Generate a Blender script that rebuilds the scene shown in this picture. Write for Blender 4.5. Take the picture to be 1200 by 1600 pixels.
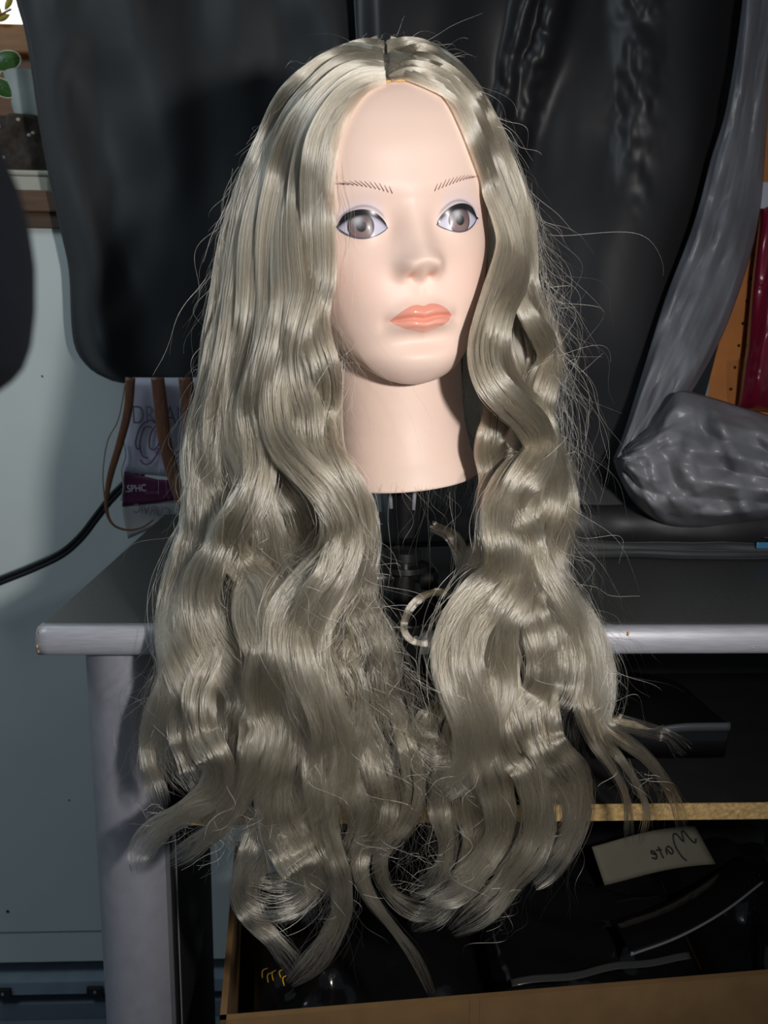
import bpy, bmesh, math, random
import numpy as np
from mathutils import Matrix, Vector

for o in list(bpy.data.objects):
    bpy.data.objects.remove(o)
SC = bpy.context.scene
COL = SC.collection

# ------------------------------------------------------------------ camera
F = 1300.0
D = 0.56
ZD = 0.74                                   # desk top height
_p, _y, _r = [math.radians(a) for a in (11.0, 2.6, 0.8)]
CF = np.array([math.sin(_y) * math.cos(_p), math.cos(_y) * math.cos(_p), -math.sin(_p)])
_r0 = np.array([math.cos(_y), -math.sin(_y), 0.0])
_u0 = np.cross(_r0, CF)
CR = _r0 * math.cos(_r) + _u0 * math.sin(_r)
CU = _u0 * math.cos(_r) - _r0 * math.sin(_r)
CC = np.array([0.0, -D, ZD + 0.19])
cam = bpy.data.cameras.new('camera')
cam.sensor_fit = 'VERTICAL'
cam.sensor_height = 5.6
cam.lens = 5.6 * F / 1600.0
cam.clip_start = 0.01
cam.dof.use_dof = True
cam.dof.focus_distance = 0.57
cam.dof.aperture_fstop = 1.9
camo = bpy.data.objects.new('camera', cam)
COL.objects.link(camo)
camo.matrix_world = Matrix(((CR[0], CU[0], -CF[0], CC[0]), (CR[1], CU[1], -CF[1], CC[1]),
                            (CR[2], CU[2], -CF[2], CC[2]), (0, 0, 0, 1)))
SC.camera = camo

# ------------------------------------------------------------------ light
wd = bpy.data.worlds.new('world')
SC.world = wd
wd.use_nodes = True
wd.node_tree.nodes['Background'].inputs[0].default_value = (0.72, 0.86, 1.0, 1)
wd.node_tree.nodes['Background'].inputs[1].default_value = 0.085


def area_light(name, loc, target, size, power, color):
    l = bpy.data.lights.new(name, 'AREA')
    l.shape = 'DISK'
    l.size = size
    l.energy = power
    l.color = color
    o = bpy.data.objects.new(name, l)
    COL.objects.link(o)
    o.location = loc
    o.rotation_euler = (Vector(target) - Vector(loc)).to_track_quat('-Z', 'Y').to_euler()
    return o


hl = bpy.data.lights.new('hand_lamp', 'SPOT')
hl.energy = 14.6
hl.color = (1.0, 0.97, 0.93)
hl.spot_size = math.radians(112)
hl.spot_blend = 1.0
hl.shadow_soft_size = 0.022
hlo = bpy.data.objects.new('hand_lamp', hl)
COL.objects.link(hlo)
hlo.location = (0.215, -0.575, 0.985)
hlo.rotation_euler = (Vector((0.0, 0.05, 0.86)) - hlo.location).to_track_quat('-Z', 'Y').to_euler()
area_light('room_daylight', (-1.05, -0.15, 1.75), (-0.1, 0.1, 0.95), 0.5, 3.6, (0.80, 0.92, 1.0))
SC.view_settings.view_transform = 'Standard'
SC.view_settings.look = 'None'
SC.view_settings.exposure = 0.0
SC.view_settings.gamma = 1.0
SC.view_settings.use_curve_mapping = False
SC.cycles.max_bounces = 8
SC.cycles.transparent_max_bounces = 16


# ------------------------------------------------------------------ helpers
def at(u, v, Y):
    """World point at depth Y seen at photo pixel (u, v)."""
    u, v, Y = np.broadcast_arrays(np.asarray(u, float), np.asarray(v, float), np.asarray(Y, float))
    d = CF * F + CR * (u[..., None] - 600) + CU * (800 - v[..., None])
    return CC + d * ((Y - CC[1]) / d[..., 1])[..., None]


def at_z(u, v, Z):
    d = CF * F + CR * (u - 600) + CU * (800 - v)
    return CC + d * ((Z - CC[2]) / d[2])


def link(o, parent=None):
    COL.objects.link(o)
    if parent is not None:
        o.parent = parent
    return o


def tag(o, label=None, cat=None, group=None, kind=None):
    for k, v in (('label', label), ('category', cat), ('group', group), ('kind', kind)):
        if v:
            o[k] = v
    return o


def empty(name, loc=(0, 0, 0)):
    o = bpy.data.objects.new(name, None)
    o.empty_display_size = 0.02
    COL.objects.link(o)
    o.location = loc
    return o


def mesh_obj(name, verts, faces, mat, parent=None, smooth=True, world=True):
    me = bpy.data.meshes.new(name)
    verts = np.asarray(verts, float)
    if parent is not None and world:
        inv = np.array(pmat(parent).inverted())
        verts = verts @ inv[:3, :3].T + inv[:3, 3]
    if isinstance(faces, np.ndarray):
        n, k = faces.shape
        me.vertices.add(len(verts))
        me.vertices.foreach_set('co', verts.ravel())
        me.loops.add(n * k)
        me.loops.foreach_set('vertex_index', faces.astype(np.int32).ravel())
        me.polygons.add(n)
        me.polygons.foreach_set('loop_start', np.arange(0, n * k, k, dtype=np.int32))
        me.update(calc_edges=True)
    else:
        me.from_pydata([tuple(v) for v in verts], [], [tuple(f) for f in faces])
        me.update()
    if smooth:
        me.polygons.foreach_set('use_smooth', np.ones(len(me.polygons), dtype=bool))
    if mat:
        me.materials.append(mat)
    return link(bpy.data.objects.new(name, me), parent)


_PM = {}


def pmat(o):
    m = o.matrix_basis.copy()
    p = o.parent
    while p is not None:
        m = p.matrix_basis @ m
        p = p.parent
    return m


def grid_faces(nr, nc, wrap=False):
    r, c = np.meshgrid(np.arange(nr - 1), np.arange(nc if wrap else nc - 1), indexing='ij')
    c2 = (c + 1) % nc
    return np.stack([r * nc + c, r * nc + c2, (r + 1) * nc + c2, (r + 1) * nc + c], -1).reshape(-1, 4)


def grid_obj(name, pts, mat, parent=None, wrap=False, solid=0.0, smooth=True, flip=False, offset=0):
    nr, nc = pts.shape[:2]
    f = grid_faces(nr, nc, wrap)
    if flip:
        f = f[:, ::-1]
    o = mesh_obj(name, pts.reshape(-1, 3), f, mat, parent, smooth)
    if solid:
        m = o.modifiers.new('solid', 'SOLIDIFY')
        m.thickness = solid
        m.offset = offset
    return o


def box_obj(name, lo, hi, mat, parent=None, bevel=0.0, seg=2, rot=None, pivot=None):
    bm = bmesh.new()
    bmesh.ops.create_cube(bm, size=1.0)
    lo, hi = np.array(lo, float), np.array(hi, float)
    for v in bm.verts:
        c = (lo + hi) / 2 + np.array(v.co) * (hi - lo)
        v.co = c
    if bevel:
        bmesh.ops.bevel(bm, geom=bm.edges[:], offset=bevel, segments=seg, profile=0.5, affect='EDGES')
    return bm_obj(name, bm, mat, parent, rot, pivot)


def bm_obj(name, bm, mat, parent=None, rot=None, pivot=None, smooth=False):
    if rot is not None:
        R = Matrix.Rotation(rot[0], 4, rot[1])
        pv = Vector(pivot)
        bmesh.ops.transform(bm, matrix=Matrix.Translation(pv) @ R @ Matrix.Translation(-pv), verts=bm.verts)
    if parent is not None:
        bmesh.ops.transform(bm, matrix=pmat(parent).inverted(), verts=bm.verts)
    bmesh.ops.recalc_face_normals(bm, faces=bm.faces)
    me = bpy.data.meshes.new(name)
    bm.to_mesh(me)
    bm.free()
    if smooth:
        me.polygons.foreach_set('use_smooth', np.ones(len(me.polygons), dtype=bool))
    me.materials.append(mat)
    return link(bpy.data.objects.new(name, me), parent)


def catmull(P, n):
    """Resample a control polyline smoothly to n points, even in chord length."""
    P = np.asarray(P, float)
    if len(P) == 2:
        return P[0] + (P[1] - P[0]) * np.linspace(0, 1, n)[:, None]
    k = P.shape[1]
    q = np.vstack([2 * P[0] - P[1], P, 2 * P[-1] - P[-2]])
    seg = len(P) - 1
    t = np.linspace(0, seg, seg * 24 + 1)
    i = np.minimum(t.astype(int), seg - 1)
    f = (t - i)[:, None]
    a, b, c, d = q[i], q[i + 1], q[i + 2], q[i + 3]
    X = 0.5 * (2 * b + (c - a) * f + (2 * a - 5 * b + 4 * c - d) * f ** 2 + (3 * b - a - 3 * c + d) * f ** 3)
    s = np.concatenate([[0], np.cumsum(np.linalg.norm(np.diff(X[:, :3 if k > 3 else 2], axis=0), axis=1))])
    ss = np.linspace(0, s[-1], n)
    return np.stack([np.interp(ss, s, X[:, j]) for j in range(k)], -1)


def tube_pts(path, radius, sides=10, flat=1.0, up=(0, -1, 0)):
    path = np.asarray(path, float)
    T = np.gradient(path, axis=0)
    T /= np.linalg.norm(T, axis=1)[:, None] + 1e-12
    S = np.cross(T, np.asarray(up, float))
    S /= np.linalg.norm(S, axis=1)[:, None] + 1e-12
    N = np.cross(S, T)
    r = np.broadcast_to(radius, (len(path),))
    a = np.linspace(0, 2 * np.pi, sides, endpoint=False)
    return (path[:, None] + r[:, None, None] * (np.cos(a)[None, :, None] * S[:, None] + flat * np.sin(a)[None, :, None] * N[:, None]))


def tube_obj(name, path, radius, mat, parent=None, sides=10, flat=1.0, up=(0, -1, 0), cap=True):
    pts = tube_pts(path, radius, sides, flat, up)
    n = len(path)
    faces = [tuple(f) for f in grid_faces(n, sides, True)]
    if cap:
        faces.append(tuple(range(sides))[::-1])
        faces.append(tuple(range((n - 1) * sides, n * sides)))
    return mesh_obj(name, pts.reshape(-1, 3), faces, mat, parent)


def lathe_obj(name, prof, center, mat, parent=None, sides=32, axis=(0, 0, 1), smooth=True):
    """prof: list of (radius, height) along axis from center."""
    ax = Vector(axis).normalized()
    q = Vector((0, 0, 1)).rotation_difference(ax).to_matrix()
    pts = []
    for r, h in prof:
        for k in range(sides):
            a = 2 * math.pi * k / sides
            pts.append(Vector(center) + q @ Vector((r * math.cos(a), r * math.sin(a), h)))
    n = len(prof)
    faces = [tuple(f) for f in grid_faces(n, sides, True)]
    faces.append(tuple(range(sides))[::-1])
    faces.append(tuple(range((n - 1) * sides, n * sides)))
    o = mesh_obj(name, np.array(pts), faces, mat, parent, smooth)
    if smooth:
        m = o.modifiers.new('edge', 'EDGE_SPLIT')
        m.split_angle = math.radians(40)
    return o


def smoothstep(a, b, x):
    t = np.clip((x - a) / (b - a), 0, 1)
    return t * t * (3 - 2 * t)


class VNoise:
    """Smooth 3-D value noise in numpy."""

    def __init__(s, seed):
        s.t = np.random.default_rng(seed).uniform(-1, 1, (32, 32, 32))

    def __call__(s, x, y, z=0.0):
        x, y, z = np.broadcast_arrays(x, y, z)
        xi, yi, zi = [np.floor(a).astype(int) for a in (x, y, z)]
        fx, fy, fz = x - xi, y - yi, z - zi
        fx, fy, fz = [f * f * (3 - 2 * f) for f in (fx, fy, fz)]
        out = 0
        for i in (0, 1):
            for j in (0, 1):
                for k in (0, 1):
                    w = (fx if i else 1 - fx) * (fy if j else 1 - fy) * (fz if k else 1 - fz)
                    out = out + w * s.t[(xi + i) % 32, (yi + j) % 32, (zi + k) % 32]
        return out


def crumple(u, v, seed, cells, amp, sharp=1.0):
    """Faceted creases like crushed film: nearest-cell planes with random tilt."""
    rng = np.random.default_rng(seed)
    out = np.zeros(np.broadcast(u, v).shape)
    for lev, (n, a) in enumerate(zip(cells, amp)):
        p = rng.uniform(-0.1, 1.1, (n, 2))
        g = rng.normal(0, 1, (n, 2))
        hgt = rng.uniform(-1, 1, n)
        d = (u[..., None] - p[:, 0]) ** 2 + (v[..., None] - p[:, 1]) ** 2
        w = np.exp(-d * n * 3.0 * sharp)
        pl = hgt + 2.2 * math.sqrt(n) * 0.35 * (g[:, 0] * (u[..., None] - p[:, 0]) + g[:, 1] * (v[..., None] - p[:, 1]))
        out = out + a * (w * pl).sum(-1) / (w.sum(-1) + 1e-9)
    return out


def crease(u, v, seed, n, fmin, fmax, amp):
    """Straight creases and flat facets like crushed film: triangle waves in random directions."""
    rng = np.random.default_rng(seed)
    nz_ = VNoise(seed + 1)
    out = np.zeros(np.broadcast(u, v).shape)
    for k in range(n):
        a = rng.uniform(0, math.pi)
        f = rng.uniform(fmin, fmax)
        w = 0.35 * nz_(u * 2.3 + k * 3.1, v * 2.3 + k * 1.7, k + 0.5)
        x = (math.cos(a) * u + math.sin(a) * v) * f + rng.uniform(0, 1) + w
        t = np.abs(2 * (x - np.floor(x)) - 1)
        m_ = smoothstep(-0.25, 0.25, nz_(u * 3 + k * 5.3, v * 3 + k * 2.9, k + 7.5))
        out = out + amp * (3.0 / f) * t * m_
    return out


# ------------------------------------------------------------------ materials
def mat(name, color, rough=0.5, metal=0.0, noise=None, bump=None, spec=0.5, **kw):
    """noise = (scale, amount, (stretch)) colour mottling; bump = (scale, strength)."""
    m = bpy.data.materials.new(name)
    m.use_nodes = True
    nt = m.node_tree
    b = nt.nodes['Principled BSDF']
    b.inputs['Base Color'].default_value = (*color, 1)
    b.inputs['Roughness'].default_value = rough
    b.inputs['Metallic'].default_value = metal
    b.inputs['Specular IOR Level'].default_value = spec
    for k, v in kw.items():
        b.inputs[k.replace('_', ' ')].default_value = v
    if noise or bump:
        tc = nt.nodes.new('ShaderNodeTexCoord')
        mp = nt.nodes.new('ShaderNodeMapping')
        nt.links.new(tc.outputs['Object'], mp.inputs[0])
        st = noise[2] if noise and len(noise) > 2 else (1, 1, 1)
        mp.inputs['Scale'].default_value = st
    if noise:
        n = nt.nodes.new('ShaderNodeTexNoise')
        n.inputs['Scale'].default_value = noise[0]
        n.inputs['Detail'].default_value = 6
        nt.links.new(mp.outputs[0], n.inputs['Vector'])
        r = nt.nodes.new('ShaderNodeValToRGB')
        r.color_ramp.elements[0].position = 0.3
        r.color_ramp.elements[1].position = 0.7
        c = np.array(color)
        r.color_ramp.elements[0].color = (*(c * (1 - noise[1])), 1)
        r.color_ramp.elements[1].color = (*np.minimum(1, c * (1 + noise[1])), 1)
        nt.links.new(n.outputs['Fac'], r.inputs[0])
        nt.links.new(r.outputs[0], b.inputs['Base Color'])
    if bump:
        n2 = nt.nodes.new('ShaderNodeTexNoise')
        n2.inputs['Scale'].default_value = bump[0]
        n2.inputs['Detail'].default_value = 5
        nt.links.new(mp.outputs[0], n2.inputs['Vector'])
        bp = nt.nodes.new('ShaderNodeBump')
        bp.inputs['Strength'].default_value = bump[1]
        bp.inputs['Distance'].default_value = bump[2] if len(bump) > 2 else 0.002
        nt.links.new(n2.outputs['Fac'], bp.inputs['Height'])
        nt.links.new(bp.outputs[0], b.inputs['Normal'])
    return m


def vcol_mat(name, rough, coat=0.0, sss=0.0, spec=0.5):
    m = mat(name, (1, 1, 1), rough, spec=spec)
    nt = m.node_tree
    b = nt.nodes['Principled BSDF']
    a = nt.nodes.new('ShaderNodeVertexColor')
    a.layer_name = 'paint'
    nt.links.new(a.outputs[0], b.inputs['Base Color'])
    b.inputs['Coat Weight'].default_value = coat
    b.inputs['Coat Roughness'].default_value = 0.08
    if sss:
        b.inputs['Subsurface Weight'].default_value = sss
        b.inputs['Subsurface Radius'].default_value = (1.0, 0.35, 0.18)
        b.inputs['Subsurface Scale'].default_value = 0.004
    return m


def set_paint(o, cols):
    a = o.data.color_attributes.new('paint', 'FLOAT_COLOR', 'POINT')
    c = np.ones((len(cols), 4))
    c[:, :3] = cols
    a.data.foreach_set('color', c.ravel())


def lin(r, g, b):
    c = np.array([r, g, b]) / 255.0
    return tuple(np.where(c <= 0.04045, c / 12.92, ((c + 0.055) / 1.055) ** 2.4))


M = {}
M['wall'] = mat('wall_paint', lin(218, 228, 226), 0.6, noise=(9, 0.03), bump=(60, 0.06))
M['rail'] = mat('rail_paint', lin(150, 165, 178), 0.5, noise=(30, 0.12))
M['black'] = mat('black_plastic', (0.008, 0.008, 0.009), 0.28)
M['blackmatte'] = mat('black_board', (0.010, 0.010, 0.011), 0.6, noise=(40, 0.2))
M['steel'] = mat('steel', (0.6, 0.6, 0.62), 0.3, 1.0)
M['desktop'] = mat('desk_laminate', lin(62, 64, 62), 0.42, noise=(300, 0.25), bump=(700, 0.08, 0.0005))
M['silver'] = mat('silver_foil', lin(178, 178, 186), 0.42, 0.35, noise=(60, 0.10, (1, 12, 12)), bump=(160, 0.12, 0.001))
M['silverleg'] = mat('silver_leg', lin(158, 158, 168), 0.45, 0.35, noise=(90, 0.06), bump=(300, 0.05, 0.001))
M['chip'] = mat('chipboard', lin(176, 146, 96), 0.8, noise=(260, 0.35), bump=(300, 0.6))
M['rawwood'] = mat('raw_core', lin(200, 150, 100), 0.8, noise=(200, 0.3))
M['card'] = mat('cardboard', lin(126, 96, 60), 0.75, noise=(40, 0.12), bump=(90, 0.15))
M['cable'] = mat('cable_rubber', (0.010, 0.012, 0.015), 0.35)
M['cloth'] = mat('garment_cloth', lin(38, 41, 44), 0.62, noise=(6, 0.12), bump=(900, 0.15, 0.0006), Sheen_Weight=0.15, Sheen_Roughness=0.5)
M['drape'] = mat('drape_satin', lin(32, 32, 35), 0.46, noise=(10, 0.12), bump=(700, 0.1, 0.0004))
M['satin'] = mat('satin_sheen_grey', lin(118, 119, 126), 0.42, noise=(14, 0.2), bump=(120, 0.25, 0.002), spec=0.6)  # paler grey carries the black satin's sheen in its colour
M['coat'] = mat('coat_cloth', lin(13, 15, 20), 1.0, noise=(30, 0.3), bump=(200, 0.4), spec=0.1)
M['peg'] = mat('pegboard', lin(196, 124, 62), 0.55, noise=(18, 0.14), bump=(60, 0.1))
M['hole'] = mat('hole_dark', (0.01, 0.006, 0.004), 0.9)
M['burgundy'] = mat('burgundy_satin', lin(128, 22, 52), 0.22, noise=(12, 0.35, (3, 1, 0.6)), Coat_Weight=0.6)
M['whitecard'] = mat('white_card', lin(196, 198, 214), 0.5, noise=(20, 0.04))
M['purple'] = mat('purple_print', lin(84, 22, 66), 0.4)
M['ink'] = mat('grey_ink', lin(120, 115, 135), 0.6)
M['inkp'] = mat('plum_ink', lin(110, 60, 95), 0.6)
M['inkw'] = mat('white_ink', lin(215, 205, 220), 0.6)
M['inkd'] = mat('dark_marker', (0.006, 0.006, 0.006), 0.6)
M['film'] = mat('clear_film', (0.9, 0.92, 0.95), 0.08, Transmission_Weight=1.0, IOR=1.08, Alpha=0.35)
M['brownhair'] = mat('brown_fibre', lin(120, 78, 56), 0.4, noise=(200, 0.3, (4, 4, 0.4)))
M['blackfilm'] = mat('black_film', (0.006, 0.006, 0.007), 0.12, bump=(22, 0.25, 0.006))
M['paper'] = mat('note_paper', lin(104, 100, 86), 0.7, noise=(25, 0.06))
M['pot'] = mat('pot_glaze', lin(176, 186, 182), 0.35, noise=(30, 0.08))
M['leaf'] = mat('leaf_green', lin(52, 92, 34), 0.4, noise=(80, 0.25))
M['leafrim'] = mat('leaf_rim', lin(225, 228, 200), 0.5)
M['soil'] = mat('dark_soil', lin(60, 52, 46), 0.95, noise=(120, 0.4), bump=(150, 0.8))
M['wood'] = mat('brown_wood', lin(142, 92, 58), 0.5, noise=(14, 0.25, (1, 8, 8)))
M['darkwood'] = mat('dark_wood', lin(84, 64, 50), 0.6, noise=(14, 0.25, (1, 8, 8)))
M['floor'] = mat('floor_vinyl', lin(120, 132, 144), 0.5, noise=(12, 0.1))
M['whitebox'] = mat('white_box', lin(186, 186, 172), 0.5, noise=(20, 0.05))
M['blue'] = mat('blue_reflection', lin(60, 120, 160), 0.3)  # colour of a painted-in reflection
M['gold'] = mat('gold_lit_tip', lin(230, 180, 40), 0.3)  # golden light on hair tips put into the colour
m = bpy.data.materials.new('daylight_pane')
m.use_nodes = True
b = m.node_tree.nodes['Principled BSDF']
b.inputs['Base Color'].default_value = (0.7, 0.8, 0.75, 1)
b.inputs['Emission Color'].default_value = (0.95, 1.0, 0.97, 1)
b.inputs['Emission Strength'].default_value = 1.6
b.inputs['Roughness'].default_value = 0.1
M['pane'] = m
#@@STRUCT
# ------------------------------------------------------------------ the room
YW = 0.48
SILL = float(at(60, 357, YW)[2])
rng = np.random.default_rng(7)


def struct(o):
    o['kind'] = 'structure'
    return o


XJ = -0.30                                  # right jamb of the window opening (behind the cloth bag)
o = box_obj('floor', (-1.6, -1.2, -0.02), (1.6, 1.2, 0.0), M['floor'])
tag(struct(o), 'grey-blue floor under the desk', 'floor')
wl = box_obj('wall_back', (-1.6, YW, 0.085), (1.6, YW + 0.10, SILL), M['wall'])
tag(struct(wl), 'cool white painted wall behind the silver desk', 'wall')
box_obj('wall_panel', (XJ, YW, SILL), (1.6, YW + 0.10, 2.2), M['wall'], wl)
# panel seam, screw marks on the wall
zs = float(at(60, 1456, YW)[2])
box_obj('seam', (-1.6, YW - 0.0006, zs - 0.0007), (-0.19, YW + 0.001, zs + 0.0007), mat('seam_line', lin(120, 128, 128), 0.8), wl)
for (u, v, r) in ((12, 1424, 0.0022), (108, 1250, 0.001), (66, 588, 0.0012)):
    p = at(u, v, YW)
    lathe_obj('nail_hole', [(r, 0), (r * 0.9, 0.0008), (r * 0.2, 0.001)], p, M['hole'], wl, 10, (0, -1, 0))
# rail and skirting at the foot of the wall
za, zb, zc_ = [float(at(60, v, YW - 0.012)[2]) for v in (1535, 1554, 1570)]
rl = box_obj('trim_1', (-1.6, YW - 0.012, zb), (1.6, YW + 0.05, za), M['rail'])
tag(struct(rl), 'thin grey-blue metal rail along the foot of the white wall', 'rail')
for u in (6, 150):
    p = at(u, 1544, YW - 0.012)
    c = box_obj('rail_clip', (p[0] - 0.012, YW - 0.017, zb - 0.001), (p[0] + 0.010, YW - 0.011, zb + 0.012), M['blackmatte'], rl, 0.001)
    lathe_obj('screw', [(0.0022, 0), (0.0018, 0.001), (0.0004, 0.0012)], (p[0], YW - 0.017, zb + 0.006), M['steel'], c, 10, (0, -1, 0))
g = box_obj('gap_shade', (-1.6, YW + 0.03, 0.0), (1.6, YW + 0.10, 0.087), M['hole'])  # solid black block stands in for the shade in this gap
tag(struct(g), 'black shadow gap below the metal rail', 'gap')
bb = box_obj('baseboard_back', (-1.6, YW - 0.010, 0.0), (1.6, YW + 0.03, zc_), M['floor'], bevel=0.001)
tag(struct(bb), 'grey-blue baseboard under the black gap', 'baseboard')

# window recess with its frame, top left
wb = SILL
wn = empty('window_1', (-0.7, YW + 0.25, wb))
tag(struct(wn), 'bright window with a brown wooden frame at the top corner', 'window')
YP = 0.76
zr0 = float(at(10, 88, YP)[2])
zr1 = float(at(10, 42, YP)[2])
box_obj('window_frame', (-1.4, YP, wb - 0.02), (XJ, YP + 0.05, zr0), M['wood'], wn)
box_obj('frame_rail', (-1.4, YP - 0.015, zr0), (XJ, YP + 0.05, zr1), mat('rail_wood', lin(176, 120, 62), 0.45, noise=(14, 0.2, (1, 8, 8))), wn, 0.003)
box_obj('pane', (-1.4, YP + 0.02, zr1), (XJ, YP + 0.025, 2.2), M['pane'], wn)
box_obj('jamb', (XJ, YW + 0.1, wb), (XJ + 0.03, YP + 0.05, 2.2), M['wood'], wn)
# a leafy branch standing against the bright pane
br = empty('branch', at(6, 42, YP - 0.02))
tag(br, 'blurred yellow-green twig in front of the bright window', 'branch')
tube_obj('stem', catmull([at(-30, 46, YP - 0.022), at(0, 24, YP - 0.024), at(18, 14, YP - 0.024)], 10), 0.0016, M['wood'], br, 6)
for (u, v, a) in ((4, 28, 0.4), (14, 4, 1.0), (-4, 14, 2.0)):
    c = at(u, v, YP - 0.024)
    tt = np.linspace(-1, 1, 9)
    L_ = 0.012
    d = np.array([math.cos(a), 0, math.sin(a)])
    n = np.array([-math.sin(a), 0, math.cos(a)])
    row = [[c + d * t * L_ + n * s * 0.0045 * (1 - t * t) + np.array([0, -0.001 * (1 - s * s), 0]) for s in (-1, 0, 1)] for t in tt]
    grid_obj('leaf', np.array(row), mat('twig_leaf', lin(196, 176, 60), 0.5), br, solid=0.0006)

# the ledge below the window
zl1 = float(at(60, 297, YW - 0.01)[2])
led = empty('window_ledge', (-0.7, YW + 0.1, SILL))
tag(led, 'dark brown two-board wooden ledge on top of the white wall', 'ledge')
zm = SILL + (zl1 - SILL) * 0.42
box_obj('lower_board', (-1.4, YW - 0.006, SILL), (XJ - 0.001, YP - 0.016, zm), M['darkwood'], led, 0.001)
box_obj('upper_board', (-1.4, YW - 0.012, zm), (XJ - 0.001, YP - 0.016, zl1), mat('ledge_board', lin(104, 78, 58), 0.6, noise=(14, 0.25, (1, 8, 8))), led, 0.002)
# white box on the ledge
p0 = at(20, 294, YW + 0.01)
p1 = at(66, 266, YW + 0.01)
wbx = empty('storage_box', (p0[0] + 0.01, YW + 0.05, zl1))
tag(wbx, 'small white box on the dark wooden window ledge', 'box')
box_obj('body', (p0[0] - 0.02, YW + 0.012, zl1), (p1[0] + 0.006, YW + 0.12, p1[2] - 0.006), M['whitebox'], wbx, 0.002)
box_obj('lid', (p0[0] - 0.022, YW + 0.010, p1[2] - 0.006), (p1[0] + 0.008, YW + 0.122, p1[2]), M['whitebox'], wbx, 0.002)
# dark rough stone planter on the box
zt = float(at(40, 183, YW + 0.06)[2])
cx = float(at(34, 220, YW + 0.06)[0])
nz = VNoise(3)
a = np.linspace(0, 2 * np.pi, 40, endpoint=False)
hs = np.linspace(0, 1, 22)
A, H = np.meshgrid(a, hs)
rad = 0.030 + 0.006 * nz(np.cos(A) * 2 + 5, np.sin(A) * 2 + 5, H * 5) - 0.004 * H
P = np.stack([cx + rad * 1.3 * np.cos(A), YW + 0.065 + rad * np.sin(A), p1[2] + H * (zt - p1[2] - 0.002)], -1)
pl = empty('stone_lump', (cx, YW + 0.065, p1[2]))
tag(pl, 'dark rough stone lump stacked on the white box', 'stone')
f = [tuple(q) for q in grid_faces(22, 40, True)] + [tuple(range(40))[::-1], tuple(range(21 * 40, 22 * 40))]
mesh_obj('rock', P.reshape(-1, 3), f, M['soil'], pl)
for k in range(5):
    q = P[int(rng.integers(6, 20)), int(rng.integers(24, 36))]
    lathe_obj('pale_chip', [(0.002, -0.001), (0.0024, 0), (0.0008, 0.0012)], q, M['whitebox'], pl, 7, (0.2, -1, 0.3), False)
# pot with a plant
pb, pt = at(44, 180, YW + 0.055), at(30, 113, YW + 0.055)
pot = empty('plant_pot', (pb[0], pb[1], zt - 0.002))
tag(pot, 'pale grey ceramic pot leaning on the dark stone by the window', 'pot')
ax = np.array([-0.012, 0, 0.075])
hgt = float(np.linalg.norm(pt - pb)) + 0.002
pr = [(0.0125, 0), (0.0150, 0.003), (0.0165, hgt * 0.5), (0.0182, hgt - 0.001), (0.0186, hgt), (0.0172, hgt), (0.0165, hgt - 0.008), (0.0005, hgt - 0.010)]
axn = (pt - pb) / np.linalg.norm(pt - pb)
lathe_obj('body', pr, (pb[0], pb[1], zt - 0.002), M['pot'], pot, 28, tuple(axn))
top = np.array([pb[0], pb[1], zt - 0.002]) + axn * (hgt - 0.0095)
lathe_obj('soil', [(0.0162, -0.001), (0.0150, 0.0008), (0.004, 0.0022)], top, M['soil'], pot, 20, tuple(axn))
pln = empty('house_plant', top)
tag(pln, 'round-leaved green house plant growing from the pale pot', 'plant')
for (u, v, r, tl) in ((8, 94, 0.0155, 0.15), (2, 136, 0.014, -0.3), (-22, 110, 0.015, 0.2)):
    c = at(u, v, YW + 0.040)
    tube_obj('stem', catmull([top, (top + c) / 2 + np.array([0, 0, 0.012]), c + np.array([0, 0.001, 0])], 8), 0.0008, M['leaf'], pln, 6)
    rr = np.linspace(0.02, 1, 8)
    aa = np.linspace(0, 2 * np.pi, 28)
    RR, AA = np.meshgrid(rr, aa, indexing='ij')
    G = np.stack([c[0] + r * 1.1 * RR * np.cos(AA), c[1] + 0.003 * RR ** 2, c[2] + r * 0.72 * RR * np.sin(AA) + tl * r * RR * np.cos(AA)], -1)
    lf = grid_obj('leaf', G, M['leaf'], pln, solid=0.0006)
    E_ = G[-1][:-1]
    grid_obj('leaf_rim', np.swapaxes(tube_pts(np.vstack([E_, E_[:1]]), 0.0006, 6), 0, 1)[:, :].transpose(1, 0, 2), M['leafrim'], lf, wrap=True)

# ------------------------------------------------------------------ desk
desk = empty('desk', (0.1, 0.2, 0.0))
tag(desk, 'desk with dark top, rounded silver front edge and silver leg', 'desk')
XL, XR, YB = -0.2122, 0.95, 0.42
TH = 0.0205
box_obj('desktop', (XL + 0.001, 0.004, ZD - TH), (XR, YB, ZD), M['desktop'], desk, 0.0008, 1)
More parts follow.
